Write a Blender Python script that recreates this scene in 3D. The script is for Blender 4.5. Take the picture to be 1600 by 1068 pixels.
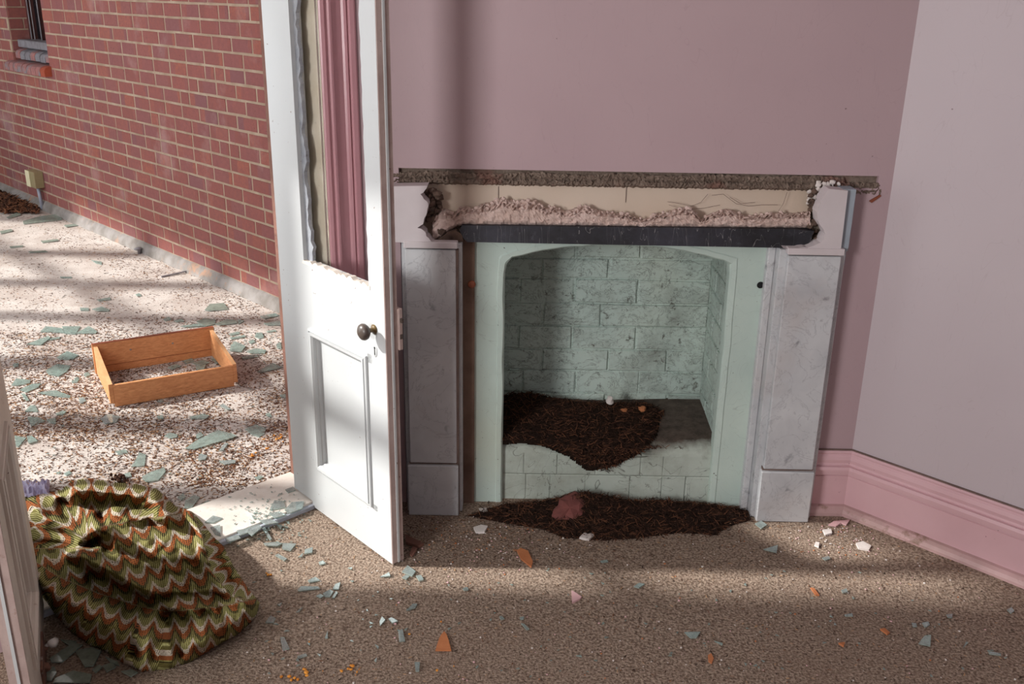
import bpy, math, random
import numpy as np
from mathutils import Matrix, Vector
R = math.radians
SC = bpy.context.scene
for o in list(bpy.data.objects): bpy.data.objects.remove(o)
COL = SC.collection
Q = 2 ** -.5
# ------------------------------------------------------------------ camera
H = 1.78; F = 1506.0
_p, _r, _y = R(19.917), R(.933), R(.275)
def _cam():
    cy, sy = math.cos(_y), math.sin(_y); cp, sp = math.cos(_p), math.sin(_p); cr, sr = math.cos(_r), math.sin(_r)
    Rz = np.array([[cy, sy, 0], [-sy, cy, 0], [0, 0, 1]]); B = np.array([[1, 0, 0], [0, 0, -1], [0, 1, 0]])
    Rx = np.array([[1, 0, 0], [0, cp, -sp], [0, sp, cp]]); Rr = np.array([[cr, -sr, 0], [sr, cr, 0], [0, 0, 1]])
    return Rr @ Rx @ B @ Rz
CM = _cam()
cam = bpy.data.objects.new('camera', bpy.data.cameras.new('camera')); COL.objects.link(cam)
m = Matrix.Identity(4)
for i in range(3):
    m[i][0] = CM[0][i]; m[i][1] = -CM[1][i]; m[i][2] = -CM[2][i]
m[2][3] = H
cam.matrix_world = m
cam.data.sensor_width = 36; cam.data.lens = F / 1600 * 36; cam.data.clip_start = .02
SC.camera = cam
# ------------------------------------------------------------------ look, world, sun, window and fill light
SC.view_settings.view_transform = 'Standard'; SC.view_settings.look = 'None'
SC.view_settings.gamma = 1; SC.view_settings.use_curve_mapping = False
SC.view_settings.exposure = 0.0
w = bpy.data.worlds.new('sky'); SC.world = w; w.use_nodes = True
w.node_tree.nodes['Background'].inputs[0].default_value = (.80, .88, 1.0, 1)
w.node_tree.nodes['Background'].inputs[1].default_value = .3
def sun(name, travel, energy, angle, col):
    l = bpy.data.lights.new(name, 'SUN'); l.energy = energy; l.angle = R(angle); l.color = col
    o = bpy.data.objects.new(name, l); COL.objects.link(o)
    o.rotation_euler = Vector(travel).to_track_quat('-Z', 'Y').to_euler(); o.location = (-6, 3, 5); return o
sun('sun', (1, .0, -math.tan(R(33))), 6.6, 2.8, (1, .97, .92))
def area(name, loc, travel, sx, sz, energy, col):
    l = bpy.data.lights.new(name, 'AREA'); l.shape = 'RECTANGLE'; l.size = sx; l.size_y = sz; l.energy = energy; l.color = col
    o = bpy.data.objects.new(name, l); COL.objects.link(o); o.location = loc
    o.rotation_euler = Vector(travel).to_track_quat('-Z', 'Z').to_euler(); return o
def W(s, n, z=0): return Vector(((s - n) * Q, (s + n) * Q, z))
S_, N_ = Vector((Q, Q, 0)), Vector((-Q, Q, 0))
area('window_fill_light', W(-2.42, 1.15, 1.75), S_, .5, 1.3, 124, (1, .99, .98))          # side window of the room
area('window_fill_light', W(.9, -2.62, 1.7), N_, 1.5, 1.7, 4, (1, .97, .95))         # fill light added behind the camera for ambient
for n0 in (3.9, 5.6, 7.3, 9.0):                                                     # glazed side of the verandah
    area('window_fill_light', W(.22, n0, 1.55), S_, 1.5, 1.7, 33, (.96, .98, 1))
# ------------------------------------------------------------------ pixel helpers (1600 x 1068)
def _ray(u): return CM.T @ np.array([(u[0] - 800) / F, (u[1] - 534) / F, 1.0])
def at(x, y, z=0.0):
    d = _ray((x, y)); t = (z - H) / d[2]; return Vector((d[0] * t, d[1] * t, z))
def on(x, y, P, n):
    d = _ray((x, y)); t = (n[0] * P[0] + n[1] * P[1]) / (n[0] * d[0] + n[1] * d[1]); return Vector((d[0] * t, d[1] * t, H + d[2] * t))
def onY(x, y, Y): return on(x, y, (0, Y), (0, 1))
# ------------------------------------------------------------------ objects
def link(o, parent=None):
    COL.objects.link(o)
    if parent is not None: o.parent = parent
    return o
def tag(o, label=None, cat=None, group=None, kind=None):
    for k, v in (('label', label), ('category', cat), ('group', group), ('kind', kind)):
        if v: o[k] = v
    return o
def empty(name, loc=(0, 0, 0), rz=0, label=None, cat=None, group=None, kind=None):
    o = bpy.data.objects.new(name, None); o.empty_display_size = .05; COL.objects.link(o)
    o.location = loc; o.rotation_euler = (0, 0, rz)
    return tag(o, label, cat, group, kind)
class MB:
    def __init__(s): s.v = []; s.f = []; s.m = []
    def add(s, vs, fs, mi=0):
        b = len(s.v); s.v += [tuple(p) for p in vs]; s.f += [tuple(b + i for i in f) for f in fs]; s.m += [mi] * len(fs)
    def box(s, x0, x1, y0, y1, z0, z1, mi=0, c=0):
        if c <= 0:
            v = [(x, y, z) for z in (z0, z1) for y in (y0, y1) for x in (x0, x1)]
            s.add(v, [(0, 2, 3, 1), (4, 5, 7, 6), (0, 1, 5, 4), (2, 6, 7, 3), (0, 4, 6, 2), (1, 3, 7, 5)], mi); return
        X = (x0, x0 + c, x1 - c, x1); Y = (y0, y0 + c, y1 - c, y1); Z = (z0, z0 + c, z1 - c, z1); v = []; ix = {}
        for i in (0, 1):
            for j in (0, 1):
                for k in (0, 1):
                    for a in range(3):
                        p = [X[1 + i], Y[1 + j], Z[1 + k]]
                        p[a] = (X, Y, Z)[a][3 * (i, j, k)[a]]
                        ix[(i, j, k, a)] = len(v); v.append(tuple(p))
        f = []
        for a in range(3):
            b_, c_ = (a + 1) % 3, (a + 2) % 3
            for e in (0, 1):
                q = []
                for (p1, p2) in ((0, 0), (1, 0), (1, 1), (0, 1)):
                    t = [0, 0, 0]; t[a] = e; t[b_] = p1; t[c_] = p2; q.append(ix[(*t, a)])
                f.append(tuple(q if e else q[::-1]))
        for a in range(3):
            b_, c_ = (a + 1) % 3, (a + 2) % 3
            for p1 in (0, 1):
                for p2 in (0, 1):
                    t0 = [0, 0, 0]; t0[b_] = p1; t0[c_] = p2; t1 = list(t0); t1[a] = 1
                    q = [ix[(*t0, b_)], ix[(*t1, b_)], ix[(*t1, c_)], ix[(*t0, c_)]]
                    f.append(tuple(q if (p1 + p2) % 2 else q[::-1]))
        for i in (0, 1):
            for j in (0, 1):
                for k in (0, 1):
                    q = [ix[(i, j, k, 0)], ix[(i, j, k, 1)], ix[(i, j, k, 2)]]
                    f.append(tuple(q if (i + j + k) % 2 else q[::-1]))
        s.add(v, f, mi)
    def prism(s, pts, off, mi=0, side=None):      # planar polygon pts (3D), extruded by vector off
        n = len(pts); a = [Vector(p) for p in pts]; b = [p + Vector(off) for p in a]
        s.add(a + b, [tuple(range(n))[::-1], tuple(range(n, 2 * n))], mi)
        base = len(s.v) - 2 * n
        for i in range(n):
            j = (i + 1) % n; s.f.append((base + i, base + j, base + n + j, base + n + i)); s.m.append(mi if side is None else side)
    def tube(s, pts, r, seg=8, mi=0, closed=False):
        P = [Vector(p) for p in pts]; rings = []
        rr = r if isinstance(r, (list, tuple)) else [r] * len(P)
        for i, p in enumerate(P):
            d = (P[min(i + 1, len(P) - 1)] - P[max(i - 1, 0)]).normalized()
            a = d.cross(Vector((0, 0, 1)) if abs(d.z) < .9 else Vector((1, 0, 0))).normalized(); b = d.cross(a)
            rings.append([p + (a * math.cos(t) + b * math.sin(t)) * rr[i] for t in [2 * math.pi * k / seg for k in range(seg)]])
        v = [q for g in rings for q in g]; f = []
        for i in range(len(P) - 1):
            for k in range(seg):
                l = (k + 1) % seg; f.append((i * seg + k, i * seg + l, (i + 1) * seg + l, (i + 1) * seg + k))
        f.append(tuple(range(seg))[::-1]); f.append(tuple((len(P) - 1) * seg + k for k in range(seg)))
        s.add(v, f, mi)
    def lathe(s, prof, seg=24, mi=0, M=None):     # prof (r, z) about local z
        v = []; f = []; M = M or Matrix.Identity(4)
        for (r, z) in prof:
            for k in range(seg):
                t = 2 * math.pi * k / seg; v.append(M @ Vector((r * math.cos(t), r * math.sin(t), z)))
        for i in range(len(prof) - 1):
            for k in range(seg):
                l = (k + 1) % seg; f.append((i * seg + k, i * seg + l, (i + 1) * seg + l, (i + 1) * seg + k))
        s.add(v, f, mi)
    def extrude(s, prof, p0, p1, d, up=(0, 0, 1), mi=0, c0=0, c1=0):   # profile (out, z) from p0 to p1, out direction d; c = mitre tan
        p0, p1, d = Vector(p0), Vector(p1), Vector(d); t = (p1 - p0).normalized(); n = len(prof)
        a = [p0 + d * o + t * (o * c0) + Vector((0, 0, z)) for o, z in prof]; b = [p1 + d * o - t * (o * c1) + Vector((0, 0, z)) for o, z in prof]
        s.add(a + b, [(i, i + 1, n + i + 1, n + i) for i in range(n - 1)] + [tuple(range(n)), tuple(range(n, 2 * n))[::-1]], mi)
    def lump(s, c, r, rnd, mi=0, flat=1.0, sub=1):
        t = (1 + 5 ** .5) / 2
        v = [Vector(p).normalized() for p in ((-1, t, 0), (1, t, 0), (-1, -t, 0), (1, -t, 0), (0, -1, t), (0, 1, t), (0, -1, -t), (0, 1, -t), (t, 0, -1), (t, 0, 1), (-t, 0, -1), (-t, 0, 1))]
        f = [(0, 11, 5), (0, 5, 1), (0, 1, 7), (0, 7, 10), (0, 10, 11), (1, 5, 9), (5, 11, 4), (11, 10, 2), (10, 7, 6), (7, 1, 8), (3, 9, 4), (3, 4, 2), (3, 2, 6), (3, 6, 8), (3, 8, 9), (4, 9, 5), (2, 4, 11), (6, 2, 10), (8, 6, 7), (9, 8, 1)]
        for _ in range(sub - 1):
            cache = {}; nf = []
            def mid(a, b):
                k = (min(a, b), max(a, b))
                if k not in cache: cache[k] = len(v); v.append(((v[a] + v[b]) / 2).normalized())
                return cache[k]
            for a, b, c_ in f:
                x, y, z = mid(a, b), mid(b, c_), mid(c_, a); nf += [(a, x, z), (b, y, x), (c_, z, y), (x, y, z)]
            f = nf
        sx, sy = rnd.uniform(.7, 1.3), rnd.uniform(.7, 1.3)
        s.add([(c[0] + p.x * r * sx * k, c[1] + p.y * r * sy * k, c[2] + p.z * r * flat * k) for p in v for k in [rnd.uniform(.75, 1.15)]], f, mi)
    def mesh(s, name, mats, smooth=False):
        me = bpy.data.meshes.new(name); me.from_pydata(s.v, [], s.f)
        for mt in (mats if isinstance(mats, (list, tuple)) else [mats]): me.materials.append(mt)
        if any(s.m): me.polygons.foreach_set('material_index', s.m)
        if smooth: me.polygons.foreach_set('use_smooth', [True] * len(me.polygons))
        me.update(); return me
    def build(s, name, mats, parent=None, loc=None, rz=None, smooth=False, bevel=0):
        o = bpy.data.objects.new(name, s.mesh(name, mats, smooth)); link(o, parent)
        if loc is not None: o.location = loc
        if rz is not None: o.rotation_euler = (0, 0, rz)
        if bevel:
            b = o.modifiers.new('bevel', 'BEVEL'); b.width = bevel; b.segments = 2; b.limit_method = 'ANGLE'; b.angle_limit = R(35)
        return o
# ------------------------------------------------------------------ materials
class NT:
    def __init__(s, name):
        s.mat = bpy.data.materials.new(name); s.mat.use_nodes = True; s.t = s.mat.node_tree; s.t.nodes.clear()
        s.out = s.n('ShaderNodeOutputMaterial'); s.b = s.n('ShaderNodeBsdfPrincipled'); s.l(s.b.outputs[0], s.out.inputs[0])
        s.pos = s.n('ShaderNodeNewGeometry').outputs['Position']
    def n(s, k, **a):
        x = s.t.nodes.new(k)
        for p, v in a.items(): setattr(x, p, v)
        return x
    def l(s, a, b): s.t.links.new(a, b)
    def set(s, sock, v):
        if isinstance(v, bpy.types.NodeSocket): s.l(v, sock)
        else: sock.default_value = v
    def noise(s, scale, detail=4, rough=.55, dist=0, vec=None, out=0):
        x = s.n('ShaderNodeTexNoise'); x.inputs['Scale'].default_value = scale; x.inputs['Detail'].default_value = detail
        x.inputs['Roughness'].default_value = rough; x.inputs['Distortion'].default_value = dist
        s.l(vec if vec is not None else s.pos, x.inputs['Vector']); return x.outputs[out]
    def vor(s, scale, feature='F1', out='Distance', vec=None, rnd=1):
        x = s.n('ShaderNodeTexVoronoi', feature=feature); x.inputs['Scale'].default_value = scale; x.inputs['Randomness'].default_value = rnd
        s.l(vec if vec is not None else s.pos, x.inputs['Vector']); return x.outputs[out]
    def ramp(s, v, stops, interp='LINEAR'):
        x = s.n('ShaderNodeValToRGB'); x.color_ramp.interpolation = interp; e = x.color_ramp.elements
        while len(e) < len(stops): e.new(.5)
        for i, (p, c) in enumerate(stops):
            e[i].position = p; e[i].color = (*c, 1) if isinstance(c, (tuple, list)) else (c, c, c, 1)
        s.l(v, x.inputs[0]); return x.outputs[0]
    def mix(s, f, a, b, mode='MIX'):
        x = s.n('ShaderNodeMix', data_type='RGBA', blend_type=mode)
        s.set(x.inputs[0], f)
        for i, v in ((6, a), (7, b)): s.set(x.inputs[i], (*v, 1) if isinstance(v, (tuple, list)) else v)
        return x.outputs[2]
    def math(s, op, a, b=0.0, c=0.0):
        x = s.n('ShaderNodeMath', operation=op); s.set(x.inputs[0], a); s.set(x.inputs[1], b); s.set(x.inputs[2], c); return x.outputs[0]
    def scale(s, v, vec=None):
        x = s.n('ShaderNodeVectorMath', operation='MULTIPLY'); s.l(vec if vec is not None else s.pos, x.inputs[0]); x.inputs[1].default_value = v; return x.outputs[0]
    def dot(s, v, vec=None):
        x = s.n('ShaderNodeVectorMath', operation='DOT_PRODUCT'); s.l(vec if vec is not None else s.pos, x.inputs[0]); x.inputs[1].default_value = v; return x.outputs['Value']
    def bump(s, h, strength=.5, dist=.005, prev=None):
        x = s.n('ShaderNodeBump'); x.inputs['Strength'].default_value = strength; x.inputs['Distance'].default_value = dist; s.l(h, x.inputs['Height'])
        if prev is not None: s.l(prev, x.inputs['Normal'])
        return x.outputs[0]
    def done(s, col, rough=.7, bump=None, metal=0, spec=.5, **k):
        s.set(s.b.inputs['Base Color'], (*col, 1) if isinstance(col, (tuple, list)) else col); s.set(s.b.inputs['Roughness'], rough)
        s.b.inputs['Metallic'].default_value = metal; s.b.inputs['Specular IOR Level'].default_value = spec
        if bump is not None: s.l(bump, s.b.inputs['Normal'])
        return s.mat
def srgb(r, g, b):
    f = lambda c: (c / 255 / 12.92) if c <= 10 else ((c / 255 + .055) / 1.055) ** 2.4
    return (f(r), f(g), f(b))
def paint(name, c, c2=None, sc=3, rough=.5, dirt=None, dirt_lo=.62, dirt_sc=8, bump=.15, speck=None):
    t = NT(name); c2 = c2 or tuple(x * .9 for x in c)
    col = t.mix(t.ramp(t.noise(sc, 5), [(.35, 0.0), (.65, 1.0)]), c, c2)
    if dirt: col = t.mix(t.ramp(t.noise(dirt_sc, 8, .7), [(dirt_lo, 0.0), (dirt_lo + .12, 1.0)]), col, dirt)
    if speck: col = t.mix(t.ramp(t.noise(55, 3, .6), [(.71, 0.0), (.74, 1.0)]), col, speck)
    return t.done(col, rough, t.bump(t.noise(60, 6, .6), bump, .003))
def brickmat():
    t = NT('red_brick'); nn = t.dot((-Q, Q, 0)); zz = t.dot((0, 0, 1))
    row = t.math('FLOOR', t.math('DIVIDE', t.math('SUBTRACT', zz, .074), .0855))
    c = t.n('ShaderNodeCombineXYZ'); t.l(row, c.inputs[1])
    t.l(t.math('FLOOR', t.math('DIVIDE', t.math('ADD', nn, t.math('MULTIPLY', t.math('MODULO', row, 2.0), .1125)), .225)), c.inputs[0])
    wn = t.n('ShaderNodeTexWhiteNoise'); t.l(c.outputs[0], wn.inputs['Vector'])
    oi = t.n('ShaderNodeObjectInfo')
    rnd = t.math('FRACT', t.math('ADD', wn.outputs['Value'], oi.outputs['Random']))
    base = t.ramp(rnd, [(0, srgb(136, 78, 70)), (.3, srgb(148, 84, 75)), (.55, srgb(134, 82, 82)), (.8, srgb(158, 90, 72)), (1, srgb(126, 82, 86))])
    col = t.mix(t.ramp(t.noise(38, 6, .7), [(.3, 0.0), (.8, 1.0)]), base, srgb(122, 74, 72))
    col = t.mix(t.ramp(t.noise(2.4, 5, .6), [(.56, 0.0), (.78, .45)]), col, srgb(190, 165, 165))
    col = t.mix(t.ramp(t.noise(16, 6, .75), [(.66, 0.0), (.76, .5)]), col, srgb(200, 180, 172))
    col = t.mix(t.ramp(t.noise(70, 2), [(.70, 0.0), (.74, .8)]), col, srgb(80, 48, 44))
    return t.done(col, .85, t.bump(t.noise(90, 6, .7), .5, .004))
M = {}
M['brick'] = brickmat()
M['mortar'] = paint('mortar', srgb(172, 154, 134), srgb(150, 128, 108), 9, .95, srgb(150, 112, 98), .6, 20, .8)
M['kerb'] = paint('kerb_concrete', srgb(146, 141, 138), srgb(118, 112, 106), 9, .9, srgb(170, 128, 100), .57, 4, .8, srgb(90, 76, 66))
def pink(name, c, c2):
    t = NT(name)
    col = t.mix(t.ramp(t.noise(1.1, 3), [(.35, 0.0), (.65, 1.0)]), c, c2)
    col = t.mix(t.ramp(t.noise(42, 2, .4), [(.80, 0.0), (.82, .7)]), col, srgb(96, 70, 72))
    v = t.noise(6, 2, .5, 3.0, t.scale((1, 1, .35)))
    col = t.mix(t.ramp(v, [(.497, 0.0), (.5, .12), (.503, 0.0)]), col, srgb(120, 90, 92))
    return t.done(col, .55, t.bump(t.noise(14, 5, .6), .12, .006))
M['pink_wall'] = pink('pink_wall_paint', srgb(182, 159, 163), srgb(176, 152, 157))
M['lilac_wall'] = pink('lilac_wall_paint', srgb(194, 183, 187), srgb(189, 177, 182))
M['pink_gloss'] = paint('pink_gloss_paint', srgb(214, 176, 182), srgb(206, 167, 173), 4, .32, srgb(150, 110, 112), .72, 12, .1, srgb(110, 76, 78))
M['rose_gloss'] = paint('rose_gloss_paint', srgb(212, 160, 168), srgb(204, 152, 160), 4, .3, None, .6, 8, .06)
M['toe'] = paint('scuffed_toe_paint', srgb(196, 160, 160), srgb(176, 146, 142), 9, .5, srgb(140, 112, 98), .56, 14, .2)
M['white_door'] = paint('white_door_paint', srgb(192, 195, 196), srgb(187, 190, 191), 2, .38, srgb(196, 190, 182), .70, 22, .07, srgb(120, 100, 88))
M['cream_door'] = paint('aged_cream_door_paint', srgb(206, 196, 186), srgb(190, 178, 166), 3, .5, srgb(142, 112, 92), .62, 18, .2, srgb(84, 60, 46))
M['edge_taupe'] = paint('shaded_edge', srgb(178, 158, 152), srgb(160, 138, 132), 14, .6, srgb(128, 96, 84), .62, 26, .3, srgb(70, 50, 44))  # taupe puts the shade on the leaf's free edge into its colour
M['grey_lining'] = paint('torn_grey_lining', srgb(168, 172, 178), srgb(140, 144, 152), 26, .8, srgb(96, 84, 78), .62, 40, .8)
M['cream_paint'] = paint('cream_jamb_paint', srgb(234, 226, 208), srgb(222, 212, 190), 12, .5, srgb(110, 92, 66), .66, 60, .3)
M['brown_wood'] = paint('bare_brown_timber', srgb(132, 92, 78), srgb(108, 72, 60), 16, .8, srgb(80, 50, 42), .6, 30, .5)
def marble():
    t = NT('grey_marble')
    v = t.noise(7, 8, .62, 1.6)
    col = t.mix(t.ramp(t.noise(4.5, 6, .6, .6), [(.3, 0.0), (.7, 1.0)]), srgb(205, 207, 209), srgb(178, 180, 184))
    col = t.mix(t.ramp(v, [(.485, 0.0), (.5, .35), (.515, 0.0)]), col, srgb(112, 112, 122))
    col = t.mix(t.ramp(t.noise(20, 3, .5, .5), [(.66, 0.0), (.76, .65)]), col, srgb(96, 96, 104))
    col = t.mix(t.ramp(t.noise(2.6, 5, .6), [(.52, 0.0), (.75, .35)]), col, srgb(176, 152, 140))
    return t.done(col, .42, t.bump(t.noise(50, 4), .08, .003))
M['marble'] = marble()
M['block'] = paint('painted_frieze_stone', srgb(208, 200, 202), srgb(198, 188, 190), 4, .6, srgb(190, 136, 104), .70, 9, .15)
M['block_side'] = paint('blue_grey_slate_edge', srgb(158, 168, 178), srgb(146, 154, 164), 8, .6)
M['joint'] = paint('brown_putty', srgb(120, 100, 92), srgb(100, 82, 76), 20, .8)
def mint(name, crack=True, soot=.0, soot_shade_col=(60, 52, 44)):
    t = NT(name)
    col = t.mix(t.ramp(t.noise(2.6, 5, .6), [(.35, 0.0), (.65, 1.0)]), srgb(196, 212, 203), srgb(180, 198, 191))
    col = t.mix(t.ramp(t.noise(1.6, 4, .5), [(.5, 0.0), (.75, .6)]), col, srgb(190, 196, 178))
    if crack:
        v = t.noise(9, 8, .75, 1.2, t.scale((1, 1, 1.6)))
        col = t.mix(t.ramp(v, [(.488, 0.0), (.5, .9), (.512, 0.0)]), col, srgb(40, 34, 30))
        col = t.mix(t.ramp(t.noise(34, 6, .8, .6), [(.57, 0.0), (.65, .8)]), col, srgb(62, 54, 44))
        col = t.mix(t.ramp(t.noise(3, 6, .7), [(.5, 0.0), (.72, soot)]), col, srgb(*soot_shade_col))
    else:
        v = t.noise(5, 3, .5, 2.2)
        col = t.mix(t.ramp(v, [(.497, 0.0), (.5, .25), (.503, 0.0)]), col, srgb(90, 92, 88))
        col = t.mix(t.ramp(t.noise(48, 3, .6), [(.71, 0.0), (.73, .8)]), col, srgb(70, 60, 54))
        col = t.mix(t.ramp(t.noise(3.4, 2, .4), [(.66, 0.0), (.69, .8)]), col, srgb(206, 184, 180))
    return t.done(col, .6, t.bump(t.noise(26, 8, .75), .6 if crack else .2, .006))
M['mint'] = mint('mint_paint', False)
M['mint_brick'] = mint('mint_painted_brick', True, .6, (70, 56, 42))  # soot, increased and warmed so its colour also carries shade in the firebox
M['mint_cheek'] = mint('mint_painted_cheek', True, .3, (84, 84, 60))
def ledgemat():
    t = NT('sooty_mint_render'); y = t.dot((0, 1, 0)); z = t.dot((0, 0, 1))
    col = t.mix(t.ramp(t.noise(2.6, 5, .6), [(.35, 0.0), (.65, 1.0)]), srgb(190, 200, 190), srgb(168, 178, 168))
    v = t.noise(7, 3, .5, 1.5)
    col = t.mix(t.ramp(v, [(.492, 0.0), (.5, .7), (.508, 0.0)]), col, srgb(70, 66, 60))
    col = t.mix(t.ramp(t.noise(28, 6, .8, .6), [(.60, 0.0), (.70, .6)]), col, srgb(92, 88, 76))
    col = t.mix(t.ramp(t.noise(5, 5, .7), [(.45, 0.0), (.70, .5)]), col, srgb(128, 124, 108))
    k = t.math('ADD', t.math('ADD', t.math('MULTIPLY', t.math('SUBTRACT', y, 3.185), 9.0), t.math('MULTIPLY', t.math('SUBTRACT', z, .20), 7.0)), t.math('MULTIPLY', t.math('SUBTRACT', t.noise(7, 6, .7), .5), 1.4))
    col = t.mix(t.ramp(k, [(0.0, 0.0), (.6, 1.0)]), col, t.mix(t.ramp(t.noise(24, 8, .8), [(.35, 0.0), (.65, 1.0)]), srgb(52, 42, 36), srgb(98, 84, 74)))
    return t.done(col, .8, t.bump(t.noise(30, 8, .75), .6, .006))
M['ledge'] = ledgemat()
M['brown_render'] = paint('stained_brown_render', srgb(122, 98, 84), srgb(92, 70, 58), 9, .9, srgb(168, 92, 60), .66, 12, .5)
M['cream_recess'] = paint('cream_recess_plaster', srgb(204, 188, 172), srgb(196, 178, 160), 3, .7, srgb(152, 118, 92), .64, 6, .12)
M['plaster'] = paint('broken_pink_plaster', srgb(206, 184, 176), srgb(190, 166, 156), 18, .95, srgb(150, 96, 72), .66, 30, 1.0, srgb(120, 84, 66))
M['rubble'] = paint('dark_mortar_rubble', srgb(112, 92, 80), srgb(70, 54, 46), 22, .95, srgb(170, 160, 152), .62, 30, 1.0)
def scarmat():
    t = NT('exposed_mortar_scar')
    col = t.mix(t.ramp(t.noise(30, 8, .75), [(.3, 0.0), (.7, 1.0)]), srgb(166, 148, 134), srgb(112, 94, 82))
    col = t.mix(t.ramp(t.noise(4.2, 3, .6), [(.6, 0.0), (.66, .8)]), col, srgb(150, 112, 100))
    col = t.mix(t.ramp(t.noise(70, 5, .7), [(.62, 0.0), (.7, .7)]), col, srgb(60, 46, 40))
    return t.done(col, .95, t.bump(t.noise(60, 8, .8), 1.0, .01))
M['scar'] = scarmat()
def barmat():
    t = NT('charcoal_lintel')
    col = t.mix(t.ramp(t.noise(5, 6, .7), [(.35, 0.0), (.7, 1.0)]), srgb(20, 20, 25), srgb(52, 52, 62))
    col = t.mix(t.ramp(t.noise(30, 8, .8), [(.58, 0.0), (.72, .6)]), col, srgb(88, 87, 96))
    col = t.mix(t.ramp(t.noise(7, 2, .5, 2.5, t.scale((2.2, 1, .4))), [(.498, 0.0), (.5, .5), (.502, 0.0)]), col, srgb(190, 186, 186))
    return t.done(col, .6, t.bump(t.noise(80, 6, .7), .3, .003))
M['bar'] = barmat()
def carpet():
    t = NT('brown_carpet_pile')
    n1 = t.noise(125, 3, .65); n2 = t.noise(60, 3, .6)
    col = t.mix(t.ramp(n1, [(.38, 0.0), (.64, 1.0)]), srgb(92, 75, 64), srgb(182, 164, 147))
    col = t.mix(t.ramp(n2, [(.35, 0.0), (.65, .4)]), col, srgb(150, 128, 112))
    col = t.mix(t.ramp(t.noise(1.6, 5, .6), [(.5, 0.0), (.75, .35)]), col, srgb(124, 100, 86))
    col = t.mix(t.ramp(t.noise(110, 2), [(.70, 0.0), (.73, 1.0)]), col, srgb(168, 132, 100))
    col = t.mix(t.ramp(t.vor(190), [(.10, 1.0), (.16, 0.0)]), col, srgb(72, 56, 48))
    b = t.bump(n1, .9, .008); b = t.bump(t.noise(300, 2), .5, .004, b)
    return t.done(col, .95, b, spec=.15)
M['carpet'] = carpet()
def slab():
    t = NT('worn_pale_floor')
    col = t.mix(t.ramp(t.noise(5, 6, .7), [(.35, 0.0), (.65, 1.0)]), srgb(212, 205, 198), srgb(190, 181, 173))
    col = t.mix(t.ramp(t.noise(120, 5, .7), [(.5, 0.0), (.66, .8)]), col, srgb(140, 122, 112))
    col = t.mix(t.ramp(t.noise(2.2, 5, .65), [(.45, 0.0), (.68, .7)]), col, srgb(158, 142, 132))
    col = t.mix(t.ramp(t.noise(75, 3, .6), [(.66, 0.0), (.70, .9)]), col, srgb(96, 72, 60))
    return t.done(col, .85, t.bump(t.noise(120, 6, .7), .6, .005))
M['slab'] = slab()
M['sill'] = paint('peeling_white_sill', srgb(226, 220, 212), srgb(212, 202, 192), 9, .6, srgb(150, 120, 98), .60, 7, .4, srgb(110, 84, 64))
M['metal_strip'] = paint('dull_metal_strip', srgb(190, 194, 204), srgb(160, 164, 176), 12, .4)
def wood():
    t = NT('orange_pine')
    g = t.noise(14, 5, .6, .8, t.scale((2.2, 2.2, 9)))
    col = t.mix(t.ramp(g, [(.3, 0.0), (.7, 1.0)]), srgb(222, 162, 110), srgb(190, 126, 80))
    col = t.mix(t.ramp(t.noise(40, 4, .6, 0, t.scale((1, 1, 8))), [(.6, 0.0), (.7, .4)]), col, srgb(116, 64, 40))
    return t.done(col, .55, t.bump(g, .12, .003))
M['pine'] = wood()
M['pine_light'] = paint('pale_pine_edge', srgb(222, 172, 124), srgb(204, 150, 102), 12, .6)
M['pine_dark'] = paint('red_brown_stained_edge', srgb(146, 78, 50), srgb(120, 62, 40), 14, .6)
M['screw'] = NT('steel_screw').done(srgb(150, 150, 150), .35, metal=.9)
M['bronze'] = paint('aged_bronze', srgb(84, 74, 68), srgb(60, 50, 44), 30, .38, srgb(120, 98, 60), .6, 40, .2)
M['brass'] = paint('tarnished_brass', srgb(120, 98, 58), srgb(86, 68, 42), 40, .45)
M['black'] = NT('black_void').done((.006, .006, .007), .9)
M['dark_glass'] = NT('dark_window_glass').done((.01, .01, .013), .12)
M['grey_metal'] = paint('painted_grey_metal', srgb(150, 148, 152), srgb(124, 120, 124), 20, .5)
M['dark_frame'] = paint('dark_red_window_frame', srgb(86, 46, 42), srgb(62, 34, 32), 14, .6)
M['sill_brick'] = paint('grey_topped_sill_brick', srgb(158, 104, 100), srgb(138, 96, 94), 14, .85, srgb(120, 118, 122), .5, 9, .6)
M['sill_top'] = paint('weathered_grey_brick', srgb(128, 126, 132), srgb(104, 100, 104), 12, .85, srgb(158, 154, 158), .6, 14, .7)
M['orange_brick'] = paint('orange_brick_end', srgb(160, 76, 50), srgb(140, 62, 42), 14, .85)
M['ivory'] = paint('ivory_plastic', srgb(226, 220, 186), srgb(214, 206, 170), 6, .4)
M['olive_box'] = paint('khaki_plastic', srgb(150, 138, 104), srgb(138, 126, 92), 6, .5)
M['conduit'] = paint('grey_conduit', srgb(160, 164, 178), srgb(140, 142, 156), 8, .45)
M['yellow'] = NT('yellow_paint').done(srgb(236, 190, 60), .45)
M['terracotta'] = paint('terracotta', srgb(190, 122, 78), srgb(172, 104, 64), 14, .9, srgb(140, 84, 54), .6, 30, .6)
M['chip_pink'] = paint('pink_plaster_chip', srgb(216, 178, 180), srgb(206, 166, 168), 12, .8)
M['chip_white'] = paint('white_plaster_chip', srgb(222, 216, 212), srgb(204, 194, 188), 12, .9, None, .6, 8, .5)
M['foam'] = paint('yellow_foam', srgb(220, 150, 60), srgb(196, 122, 44), 40, .95, None, .6, 8, 1.0)
M['red_brick_bit'] = paint('dark_red_brick', srgb(126, 72, 66), srgb(100, 56, 52), 14, .85, srgb(150, 104, 98), .64, 9, .7)
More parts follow.
